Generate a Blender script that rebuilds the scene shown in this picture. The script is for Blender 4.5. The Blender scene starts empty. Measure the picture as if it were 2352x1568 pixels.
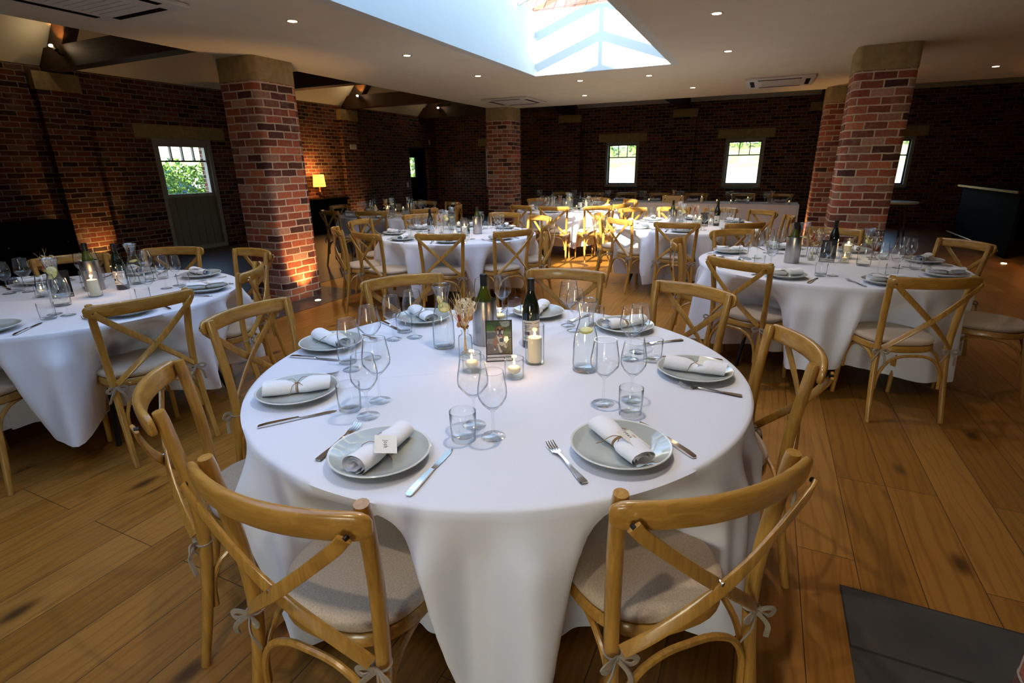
import bpy, math, random
from mathutils import Vector, Matrix, Euler
R = math.radians
PI = math.pi
random.seed(7)
S = bpy.context.scene
COL = S.collection

# ---------------------------------------------------------------- camera
YAW, PITCH, ROLL, FPX = -0.4403044, 0.32258849, -0.01361782, 1202.39
fwd = Vector((math.sin(YAW)*math.cos(PITCH), math.cos(YAW)*math.cos(PITCH), -math.sin(PITCH)))
rt0 = Vector((math.cos(YAW), -math.sin(YAW), 0)); up0 = rt0.cross(fwd)
rt = rt0*math.cos(ROLL) + up0*math.sin(ROLL); up = up0*math.cos(ROLL) - rt0*math.sin(ROLL)
cam_d = bpy.data.cameras.new('camera'); cam = bpy.data.objects.new('camera', cam_d); COL.objects.link(cam)
cam.matrix_world = Matrix.Translation((0, 0, 1.5)) @ Matrix(((rt.x, up.x, -fwd.x), (rt.y, up.y, -fwd.y), (rt.z, up.z, -fwd.z))).to_4x4()
cam_d.sensor_width = 36; cam_d.lens = FPX*36/2352; cam_d.clip_start = 0.05; cam_d.clip_end = 300
S.camera = cam
cam_d.dof.use_dof = True; cam_d.dof.focus_distance = 1.95; cam_d.dof.aperture_fstop = 9.0

# ---------------------------------------------------------------- view, sky, sun
S.view_settings.view_transform = 'Standard'; S.view_settings.look = 'None'
S.view_settings.gamma = 1; S.view_settings.use_curve_mapping = False
S.view_settings.exposure = 1.15
SUN_EL = R(28)
W = bpy.data.worlds.new('sky'); S.world = W; W.use_nodes = True
wn = W.node_tree; wn.nodes.clear()
wo = wn.nodes.new('ShaderNodeOutputWorld'); wb = wn.nodes.new('ShaderNodeBackground'); ws = wn.nodes.new('ShaderNodeTexSky')
ws.sky_type = 'NISHITA'; ws.sun_disc = False; ws.sun_elevation = SUN_EL; ws.sun_rotation = PI
ws.air_density = 1.0; ws.dust_density = 0.4; ws.ozone_density = 1.2
wn.links.new(ws.outputs[0], wb.inputs[0]); wn.links.new(wb.outputs[0], wo.inputs[0]); wb.inputs[1].default_value = 0.6
sun_d = bpy.data.lights.new('sun', 'SUN'); sun = bpy.data.objects.new('sun', sun_d); COL.objects.link(sun)
sun_d.energy = 11; sun_d.angle = R(0.55); sun_d.color = (1.0, 0.90, 0.74)
sun.rotation_euler = Vector((0.0, -math.cos(SUN_EL), math.sin(SUN_EL))).to_track_quat('Z', 'Y').to_euler()
def portal(loc, rot, sx, sy):
    l = bpy.data.lights.new('daylight_portal', 'AREA'); l.shape = 'RECTANGLE'; l.size = sx; l.size_y = sy
    l.cycles.is_portal = True
    o = bpy.data.objects.new('daylight_portal', l); o.location = loc; o.rotation_euler = rot; COL.objects.link(o)
portal((-2.07, 2.4, 3.72), (0, 0, 0), 2.0, 9.6)
portal((0, -2.75, 1.2), (R(-90), 0, 0), 1.1, 2.2)
try:
    S.cycles.max_bounces = 10; S.cycles.diffuse_bounces = 5; S.cycles.glossy_bounces = 4; S.cycles.transmission_bounces = 6
    S.cycles.transparent_max_bounces = 28; S.cycles.sample_clamp_indirect = 8.0; S.cycles.caustics_reflective = False; S.cycles.caustics_refractive = False
    S.cycles.use_denoising = True
except Exception as e: print(e)

# ---------------------------------------------------------------- materials
def mat(name):
    m = bpy.data.materials.new(name); m.use_nodes = True; nt = m.node_tree; nt.nodes.clear()
    out = nt.nodes.new('ShaderNodeOutputMaterial'); b = nt.nodes.new('ShaderNodeBsdfPrincipled')
    nt.links.new(b.outputs[0], out.inputs[0]); return m, nt, b, out
def node(nt, t, **kw):
    n = nt.nodes.new(t)
    for k, v in kw.items():
        if k in n.inputs: n.inputs[k].default_value = v
        else: setattr(n, k, v)
    return n
def lk(nt, a, b): nt.links.new(a, b)
def ramp(nt, stops, interp='LINEAR'):
    n = nt.nodes.new('ShaderNodeValToRGB'); cr = n.color_ramp; cr.interpolation = interp
    while len(cr.elements) < len(stops): cr.elements.new(0.5)
    for e, (p, c) in zip(cr.elements, stops): e.position = p; e.color = (*c, 1) if len(c) == 3 else c
    return n
def coords(nt, kind='Object', scale=(1, 1, 1), rot=(0, 0, 0)):
    tc = nt.nodes.new('ShaderNodeTexCoord'); mp = nt.nodes.new('ShaderNodeMapping')
    mp.inputs['Scale'].default_value = scale; mp.inputs['Rotation'].default_value = rot
    lk(nt, tc.outputs[kind], mp.inputs[0]); return mp.outputs[0]
def bump(nt, b, h, strength=0.3, dist=0.01):
    n = nt.nodes.new('ShaderNodeBump'); n.inputs['Strength'].default_value = strength; n.inputs['Distance'].default_value = dist
    lk(nt, h, n.inputs['Height']); lk(nt, n.outputs[0], b.inputs['Normal']); return n
def simple(name, col, rough=0.6, metal=0.0, spec=0.5, noise=0, nscale=20, bmp=0, var=0.15, **kw):
    m, nt, b, out = mat(name)
    b.inputs['Roughness'].default_value = rough; b.inputs['Metallic'].default_value = metal; b.inputs['Specular IOR Level'].default_value = spec
    v = coords(nt); n = node(nt, 'ShaderNodeTexNoise', Scale=nscale, Detail=4.0); lk(nt, v, n.inputs['Vector'])
    lo = tuple(c*(1-var) for c in col); hi = tuple(min(1, c*(1+var)) for c in col)
    r = ramp(nt, [(0.3, lo), (0.7, hi)]); lk(nt, n.outputs[0], r.inputs[0]); lk(nt, r.outputs[0], b.inputs['Base Color'])
    if bmp: bump(nt, b, n.outputs[0], bmp, 0.004)
    for k, x in kw.items(): b.inputs[k.replace('_', ' ')].default_value = x
    return m
def emis(name, col, s):
    m, nt, b, out = mat(name); b.inputs['Base Color'].default_value = (*col, 1)
    b.inputs['Emission Color'].default_value = (*col, 1); b.inputs['Emission Strength'].default_value = s; return m
def brick(name, dark=1.0, mortar=(0.30, 0.26, 0.21), wash=0.25):
    m, nt, b, out = mat(name)
    tc = nt.nodes.new('ShaderNodeTexCoord')
    nz = node(nt, 'ShaderNodeTexNoise', Scale=9.0, Detail=2.0); lk(nt, tc.outputs['UV'], nz.inputs['Vector'])
    sub = node(nt, 'ShaderNodeVectorMath', operation='SUBTRACT'); sub.inputs[1].default_value = (.5, .5, .5); lk(nt, nz.outputs['Color'], sub.inputs[0])
    scl = node(nt, 'ShaderNodeVectorMath', operation='SCALE'); scl.inputs['Scale'].default_value = 0.016; lk(nt, sub.outputs[0], scl.inputs[0])
    add = node(nt, 'ShaderNodeVectorMath', operation='ADD'); lk(nt, tc.outputs['UV'], add.inputs[0]); lk(nt, scl.outputs[0], add.inputs[1])
    bt = nt.nodes.new('ShaderNodeTexBrick'); bt.offset = 0.5; bt.squash = 1.0
    for k, v in {'Scale': 1.0, 'Mortar Size': 0.0085, 'Mortar Smooth': 0.3, 'Bias': 0.0, 'Brick Width': 0.225, 'Row Height': 0.079}.items(): bt.inputs[k].default_value = v
    bt.inputs['Color1'].default_value = (0, 0, 0, 1); bt.inputs['Color2'].default_value = (1, 1, 1, 1); bt.inputs['Mortar'].default_value = (0.5, 0.5, 0.5, 1)
    lk(nt, add.outputs[0], bt.inputs['Vector'])
    d = dark
    cr = ramp(nt, [(0.0, (.035*d, .017*d, .018*d)), (.18, (.075*d, .028*d, .022*d)), (.36, (.15*d, .045*d, .03*d)), (.55, (.21*d, .062*d, .036*d)), (.72, (.30*d, .10*d, .05*d)), (.86, (.12*d, .055*d, .038*d)), (1.0, (.27*d, .16*d, .12*d))])
    lk(nt, bt.outputs['Color'], cr.inputs[0])
    n2 = node(nt, 'ShaderNodeTexNoise', Scale=38.0, Detail=6.0, Roughness=0.7); lk(nt, tc.outputs['UV'], n2.inputs['Vector'])
    mx = node(nt, 'ShaderNodeMix', data_type='RGBA', blend_type='MULTIPLY'); mx.inputs[0].default_value = 0.75
    r2 = ramp(nt, [(0.25, (.45, .42, .42)), (0.75, (1.45, 1.4, 1.35))]); lk(nt, n2.outputs[0], r2.inputs[0])
    lk(nt, cr.outputs[0], mx.inputs[6]); lk(nt, r2.outputs[0], mx.inputs[7])
    n3 = node(nt, 'ShaderNodeTexNoise', Scale=2.6, Detail=5.0, Roughness=0.75); lk(nt, tc.outputs['UV'], n3.inputs['Vector'])
    r3 = ramp(nt, [(0.56, (0, 0, 0)), (0.78, (1, 1, 1))]); lk(nt, n3.outputs[0], r3.inputs[0])
    m3 = node(nt, 'ShaderNodeMath', operation='MULTIPLY'); m3.inputs[1].default_value = wash; lk(nt, r3.outputs[0], m3.inputs[0])
    mw = node(nt, 'ShaderNodeMix', data_type='RGBA'); lk(nt, m3.outputs[0], mw.inputs[0]); lk(nt, mx.outputs[2], mw.inputs[6]); mw.inputs[7].default_value = (.42, .36, .32, 1)
    mm = node(nt, 'ShaderNodeMix', data_type='RGBA'); lk(nt, bt.outputs['Fac'], mm.inputs[0]); lk(nt, mw.outputs[2], mm.inputs[6]); mm.inputs[7].default_value = (*mortar, 1)
    lk(nt, mm.outputs[2], b.inputs['Base Color']); b.inputs['Roughness'].default_value = 0.85; b.inputs['Specular IOR Level'].default_value = 0.25
    inv = node(nt, 'ShaderNodeMath', operation='MULTIPLY_ADD'); inv.inputs[1].default_value = -1.0; lk(nt, bt.outputs['Fac'], inv.inputs[0])
    n4 = node(nt, 'ShaderNodeMath', operation='MULTIPLY'); n4.inputs[1].default_value = 0.5; lk(nt, n2.outputs[0], n4.inputs[0]); lk(nt, n4.outputs[0], inv.inputs[2])
    bump(nt, b, inv.outputs[0], 0.8, 0.006)
    return m
def planks(name):
    m, nt, b, out = mat(name)
    tc = nt.nodes.new('ShaderNodeTexCoord')
    bt = nt.nodes.new('ShaderNodeTexBrick'); bt.offset = 0.37; bt.offset_frequency = 3; bt.squash = 1.0
    for k, v in {'Scale': 1.0, 'Mortar Size': 0.0016, 'Mortar Smooth': 0.1, 'Bias': 0.0, 'Brick Width': 1.75, 'Row Height': 0.205}.items(): bt.inputs[k].default_value = v
    bt.inputs['Color1'].default_value = (0, 0, 0, 1); bt.inputs['Color2'].default_value = (1, 1, 1, 1); bt.inputs['Mortar'].default_value = (.5, .5, .5, 1)
    lk(nt, tc.outputs['UV'], bt.inputs['Vector'])
    sh = node(nt, 'ShaderNodeVectorMath', operation='SCALE'); sh.inputs['Scale'].default_value = 13.0; lk(nt, bt.outputs['Color'], sh.inputs[0])
    ad = node(nt, 'ShaderNodeVectorMath', operation='ADD'); lk(nt, tc.outputs['UV'], ad.inputs[0]); lk(nt, sh.outputs[0], ad.inputs[1])
    mp = nt.nodes.new('ShaderNodeMapping'); mp.inputs['Scale'].default_value = (1.1, 17, 1); lk(nt, ad.outputs[0], mp.inputs[0])
    g = node(nt, 'ShaderNodeTexNoise', Scale=1.6, Detail=7.0, Roughness=0.62, Distortion=1.1); lk(nt, mp.outputs[0], g.inputs['Vector'])
    mp2 = nt.nodes.new('ShaderNodeMapping'); mp2.inputs['Scale'].default_value = (.9, 5.0, 1); lk(nt, ad.outputs[0], mp2.inputs[0])
    wv = node(nt, 'ShaderNodeTexWave', wave_type='RINGS', Scale=1.3, Distortion=9.0, Detail=3.0, **{'Detail Scale': 1.3}); lk(nt, mp2.outputs[0], wv.inputs['Vector'])
    base = ramp(nt, [(0.0, (.245, .104, .014)), (.3, (.275, .119, .017)), (.6, (.295, .129, .020)), (1.0, (.335, .154, .028))]); lk(nt, bt.outputs['Color'], base.inputs[0])
    gr = ramp(nt, [(0.25, (.70, .63, .56)), (0.5, (1.0, 1.0, 1.0)), (0.75, (1.12, 1.10, 1.06))]); lk(nt, g.outputs[0], gr.inputs[0])
    wr = ramp(nt, [(0.0, (.80, .76, .70)), (0.35, (1.05, 1.05, 1.05)), (1.0, (1.0, 1.0, 1.0))]); lk(nt, wv.outputs[0], wr.inputs[0])
    m1 = node(nt, 'ShaderNodeMix', data_type='RGBA', blend_type='MULTIPLY'); m1.inputs[0].default_value = .9; lk(nt, base.outputs[0], m1.inputs[6]); lk(nt, gr.outputs[0], m1.inputs[7])
    m2 = node(nt, 'ShaderNodeMix', data_type='RGBA', blend_type='MULTIPLY'); m2.inputs[0].default_value = .8; lk(nt, m1.outputs[2], m2.inputs[6]); lk(nt, wr.outputs[0], m2.inputs[7])
    # knots
    mpk = nt.nodes.new('ShaderNodeMapping'); mpk.inputs['Scale'].default_value = (1.5, 3.1, 1); lk(nt, ad.outputs[0], mpk.inputs[0])
    vo = node(nt, 'ShaderNodeTexVoronoi', Scale=1.15, Randomness=1.0); lk(nt, mpk.outputs[0], vo.inputs['Vector'])
    kr = ramp(nt, [(0.0, (.05, .035, .03)), (0.05, (.14, .10, .07)), (0.16, (1, 1, 1))]); lk(nt, vo.outputs['Distance'], kr.inputs[0])
    m3 = node(nt, 'ShaderNodeMix', data_type='RGBA', blend_type='MULTIPLY'); m3.inputs[0].default_value = .85; lk(nt, m2.outputs[2], m3.inputs[6]); lk(nt, kr.outputs[0], m3.inputs[7])
    mm = node(nt, 'ShaderNodeMix', data_type='RGBA'); lk(nt, bt.outputs['Fac'], mm.inputs[0]); lk(nt, m3.outputs[2], mm.inputs[6]); mm.inputs[7].default_value = (.04, .02, .01, 1)
    lk(nt, mm.outputs[2], b.inputs['Base Color'])
    b.inputs['Specular IOR Level'].default_value = .28
    rr = ramp(nt, [(0.2, (.34, .34, .34)), (0.8, (.50, .50, .50))]); lk(nt, g.outputs[0], rr.inputs[0]); lk(nt, rr.outputs[0], b.inputs['Roughness'])
    h = node(nt, 'ShaderNodeMath', operation='MULTIPLY_ADD'); h.inputs[1].default_value = -1.0; lk(nt, bt.outputs['Fac'], h.inputs[0])
    h2 = node(nt, 'ShaderNodeMath', operation='MULTIPLY'); h2.inputs[1].default_value = .25; lk(nt, g.outputs[0], h2.inputs[0]); lk(nt, h2.outputs[0], h.inputs[2])
    bump(nt, b, h.outputs[0], 0.35, 0.003)
    return m
def slate(name, w=.95, h=.29):
    m, nt, b, out = mat(name); tc = nt.nodes.new('ShaderNodeTexCoord')
    bt = nt.nodes.new('ShaderNodeTexBrick'); bt.offset = .5
    for k, v in {'Scale': 1.0, 'Mortar Size': 0.006, 'Mortar Smooth': 0.2, 'Brick Width': w, 'Row Height': h}.items(): bt.inputs[k].default_value = v
    bt.inputs['Color1'].default_value = (.045, .045, .045, 1); bt.inputs['Color2'].default_value = (.075, .072, .068, 1); bt.inputs['Mortar'].default_value = (.015, .015, .015, 1)
    lk(nt, tc.outputs['UV'], bt.inputs['Vector'])
    n = node(nt, 'ShaderNodeTexNoise', Scale=6.0, Detail=8.0, Roughness=.65); lk(nt, tc.outputs['UV'], n.inputs['Vector'])
    r = ramp(nt, [(.3, (.7, .7, .7)), (.75, (1.4, 1.35, 1.25))]); lk(nt, n.outputs[0], r.inputs[0])
    mx = node(nt, 'ShaderNodeMix', data_type='RGBA', blend_type='MULTIPLY'); mx.inputs[0].default_value = 1; lk(nt, bt.outputs['Color'], mx.inputs[6]); lk(nt, r.outputs[0], mx.inputs[7])
    lk(nt, mx.outputs[2], b.inputs['Base Color']); b.inputs['Roughness'].default_value = .45
    bump(nt, b, n.outputs[0], .3, .006); return m
def wood(name, lo, hi, rough=.32, scale=(18, 18, 1.6), coat=0.0):
    m, nt, b, out = mat(name); v = coords(nt, 'Object', scale)
    g = node(nt, 'ShaderNodeTexNoise', Scale=2.4, Detail=6.0, Roughness=.6, Distortion=1.3); lk(nt, v, g.inputs['Vector'])
    r = ramp(nt, [(.28, lo), (.5, tuple((a+c)/2 for a, c in zip(lo, hi))), (.7, hi)]); lk(nt, g.outputs[0], r.inputs[0]); lk(nt, r.outputs[0], b.inputs['Base Color'])
    b.inputs['Roughness'].default_value = rough; b.inputs['Coat Weight'].default_value = coat; b.inputs['Coat Roughness'].default_value = .15
    bump(nt, b, g.outputs[0], .12, .002); return m
def fabric(name, col, sc=700, rough=.9, var=.12, big=0, sheen=.2, crease=False):
    m, nt, b, out = mat(name); tc = nt.nodes.new('ShaderNodeTexCoord')
    n = node(nt, 'ShaderNodeTexNoise', Scale=sc, Detail=2.0); lk(nt, tc.outputs['Object'], n.inputs['Vector'])
    r = ramp(nt, [(.3, tuple(c*(1-var) for c in col)), (.7, tuple(min(1, c*(1+var)) for c in col))]); lk(nt, n.outputs[0], r.inputs[0]); lk(nt, r.outputs[0], b.inputs['Base Color'])
    b.inputs['Roughness'].default_value = rough; b.inputs['Sheen Weight'].default_value = sheen; b.inputs['Specular IOR Level'].default_value = .2
    if big:
        n2 = node(nt, 'ShaderNodeTexNoise', Scale=3.2, Detail=3.0, Roughness=.5); lk(nt, tc.outputs['Object'], n2.inputs['Vector'])
        bp = bump(nt, b, n2.outputs[0], big, .02)
        if crease:     # sharp laundry fold across the cloth
            mp = nt.nodes.new('ShaderNodeMapping'); mp.inputs['Rotation'].default_value = (0, 0, R(-34.5)); mp.inputs['Location'].default_value = (0, .038, 0); lk(nt, tc.outputs['Object'], mp.inputs[0])
            sx = nt.nodes.new('ShaderNodeSeparateXYZ'); lk(nt, mp.outputs[0], sx.inputs[0])
            ab = node(nt, 'ShaderNodeMath', operation='ABSOLUTE'); lk(nt, sx.outputs['Y'], ab.inputs[0])
            rp = ramp(nt, [(0.0, (1, 1, 1)), (.006, (0, 0, 0))]); lk(nt, ab.outputs[0], rp.inputs[0])
            b2 = nt.nodes.new('ShaderNodeBump'); b2.inputs['Strength'].default_value = .8; b2.inputs['Distance'].default_value = .0022
            lk(nt, rp.outputs[0], b2.inputs['Height']); lk(nt, bp.outputs[0], b2.inputs['Normal']); lk(nt, b2.outputs[0], b.inputs['Normal'])
    else: bump(nt, b, n.outputs[0], .25, .001)
    return m
def glass(name, tint=(.990, .995, .994), edge=(.10, .12, .12), base=.038, gl=.9):
    """thin clear glass: lets light through, reflects more and darkens towards grazing angles"""
    m = bpy.data.materials.new(name); m.use_nodes = True; nt = m.node_tree; nt.nodes.clear()
    out = nt.nodes.new('ShaderNodeOutputMaterial'); tr = nt.nodes.new('ShaderNodeBsdfTransparent'); gs = nt.nodes.new('ShaderNodeBsdfGlossy')
    gs.inputs['Roughness'].default_value = .015; gs.inputs['Color'].default_value = (.95, .97, 1, 1)
    lw = nt.nodes.new('ShaderNodeLayerWeight'); lw.inputs['Blend'].default_value = .5
    r = ramp(nt, [(0.0, tint), (.62, tint), (.95, edge)]); lk(nt, lw.outputs['Facing'], r.inputs[0]); lk(nt, r.outputs[0], tr.inputs[0])
    pw = node(nt, 'ShaderNodeMath', operation='POWER'); pw.inputs[1].default_value = 4.0; lk(nt, lw.outputs['Facing'], pw.inputs[0])
    ma = node(nt, 'ShaderNodeMath', operation='MULTIPLY_ADD'); ma.inputs[1].default_value = gl*.75; ma.inputs[2].default_value = base; lk(nt, pw.outputs[0], ma.inputs[0])
    mx = nt.nodes.new('ShaderNodeMixShader'); lk(nt, ma.outputs[0], mx.inputs[0]); lk(nt, tr.outputs[0], mx.inputs[1]); lk(nt, gs.outputs[0], mx.inputs[2]); lk(nt, mx.outputs[0], out.inputs[0])
    return m

M = {}
M['brick'] = brick('brick_wall', .66, (.27, .235, .19), .35)
M['brickc'] = brick('brick_pillar', 1.9, (.60, .50, .39), .6)
M['stone'] = simple('sandstone', (.36, .28, .13), .85, nscale=14, bmp=.3, var=.18)
M['floor'] = planks('oak_boards'); M['slate'] = slate('slate_flags')
M['plaster'] = simple('ceiling_plaster', (.70, .68, .56), .9, nscale=3, var=.03)
M['white'] = simple('white_paint', (.60, .66, .64), .7, nscale=3, var=.02)
M['chair'] = wood('honey_beech', (.30, .145, .026), (.52, .285, .058), .30, coat=.35)
M['chairh'] = wood('honey_beech_rail', (.30, .145, .026), (.52, .285, .058), .28, (1.4, 20, 20), coat=.4)
M['beam'] = wood('dark_timber', (.025, .013, .008), (.07, .035, .018), .6, (1.5, 18, 18))
M['linen'] = fabric('linen_cushion', (.50, .405, .30), 260, .95, .16)
M['tie'] = fabric('linen_tie', (.30, .25, .19), 300, .95, .1)
M['cloth'] = fabric('white_tablecloth', (.74, .77, .86), 900, .85, .03, big=.10, crease=True)
M['napkin'] = fabric('white_napkin', (.84, .86, .92), 500, .9, .03, big=.5)
M['plate'] = simple('grey_glaze', (.44, .47, .44), .09, nscale=8, var=.04, Coat_Weight=.6, Coat_Roughness=.04)
M['platerim'] = simple('pale_glaze_rim', (.72, .74, .72), .12, nscale=8, var=.03)
M['steel'] = simple('polished_cutlery', (.78, .76, .74), .11, 1.0, nscale=30, var=.04)
M['brushed'] = wood('brushed_steel', (.36, .34, .32), (.52, .50, .48), .3, (60, 60, .6)); M['brushed'].node_tree.nodes['Principled BSDF'].inputs['Metallic'].default_value = 1.0
M['glass'] = glass('clear_glass'); M['carafe'] = glass('carafe_glass', (.982, .992, .987), (.10, .15, .14), .035)
M['rim'] = glass('glass_rim', (.80, .84, .84), (.30, .34, .34), .30, .6); M['foot'] = glass('glass_foot', (.975, .985, .985), (.40, .45, .45), .09)
M['water'] = glass('water', (.97, .98, .982), (.55, .62, .64), .03, .6)
M['pane'] = glass('window_glass', (.94, .97, .97), (.8, .85, .85), .04)
M['lemon'] = simple('lemon_rind', (.75, .58, .07), .4, nscale=60, var=.1)
M['lemonf'] = simple('lemon_flesh', (.85, .74, .30), .35, nscale=60, var=.1)
M['bottle'] = simple('dark_bottle_glass', (.006, .010, .006), .04, nscale=5, spec=.8)
M['bottleg'] = simple('green_bottle_glass', (.055, .070, .006), .05, nscale=5, spec=.8)
M['capsule'] = simple('black_capsule', (.006, .006, .007), .45, nscale=20, spec=.25)
M['label'] = simple('paper_label', (.60, .58, .54), .7, nscale=40, var=.05)
M['ink'] = simple('black_ink', (.02, .02, .02), .7)
M['wax'] = simple('candle_wax', (.86, .76, .52), .45, nscale=9, var=.03, Subsurface_Weight=.3, Subsurface_Radius=(.02, .01, .004))
M['flame'] = emis('candle_flame', (1.0, .60, .20), 6)
M['twine'] = fabric('jute_twine', (.30, .17, .07), 900, .95, .2)
M['card'] = simple('cream_card', (.80, .78, .70), .8, nscale=30, var=.02)
M['black'] = simple('black_frame', (.010, .010, .010), .4, spec=.3)
M['blackpaint'] = simple('black_paint', (.006, .005, .005), .7, spec=.03)
M['greenp'] = simple('sage_paint', (.20, .20, .145), .6, nscale=6, var=.05)
M['framew'] = simple('stone_grey_paint', (.33, .33, .28), .55, nscale=6, var=.05)
M['alu'] = simple('dark_window_frame', (.03, .045, .045), .4)
M['acw'] = simple('white_plastic', (.62, .62, .58), .5, nscale=4, var=.03)
M['bulb'] = emis('warm_lamp', (1.0, .80, .50), 14)
M['spot'] = emis('spot_lamp', (1.0, .72, .40), 60)
M['shade'] = emis('lit_lampshade', (1.0, .42, .07), 1.1)
M['ring'] = simple('chrome_ring', (.6, .58, .55), .25, 1.0)
M['straw'] = simple('dried_straw', (.62, .46, .22), .85, nscale=60, var=.2)
M['cream'] = simple('bleached_fern', (.82, .74, .58), .85, nscale=60, var=.1)
M['redf'] = simple('dried_red_flower', (.34, .05, .03), .8, nscale=60, var=.2)
M['brown'] = simple('dried_brown_head', (.36, .17, .06), .85, nscale=60, var=.25)
M['leaf'] = simple('hedge_leaf', (.16, .30, .045), .5, nscale=3, var=.5)
M['bushy'] = simple('bush_leaf', (.20, .30, .09), .6, nscale=1.5, var=.4)
M['gravel'] = simple('pale_gravel', (.46, .42, .37), .95, nscale=4, var=.1)
M['bank'] = simple('grass_bank', (.26, .30, .12), .95, nscale=1.1, var=.5, bmp=.5)
M['tile'] = None
M['car'] = simple('blue_car_paint', (.02, .10, .22), .15, nscale=2, Coat_Weight=1.0)
M['carg'] = simple('car_window', (.05, .12, .16), .05, nscale=2)
M['tyre'] = simple('tyre_rubber', (.02, .02, .02), .8)
M['copper'] = simple('brass_edge', (.55, .33, .10), .25, 1.0)
M['crate'] = wood('pale_pine', (.50, .38, .19), (.64, .50, .27), .7, (2, 20, 20))
def tilem():
    m, nt, b, out = mat('clay_pantiles'); tc = nt.nodes.new('ShaderNodeTexCoord')
    bt = nt.nodes.new('ShaderNodeTexBrick'); bt.offset = 0.0
    for k, v in {'Scale': 1.0, 'Mortar Size': 0.02, 'Mortar Smooth': .6, 'Brick Width': .24, 'Row Height': .30}.items(): bt.inputs[k].default_value = v
    bt.inputs['Color1'].default_value = (.10, .040, .020, 1); bt.inputs['Color2'].default_value = (.17, .080, .045, 1); bt.inputs['Mortar'].default_value = (.04, .02, .012, 1)
    lk(nt, tc.outputs['UV'], bt.inputs['Vector']); lk(nt, bt.outputs['Color'], b.inputs['Base Color']); b.inputs['Roughness'].default_value = .9; return m
M['tile'] = tilem()

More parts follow.
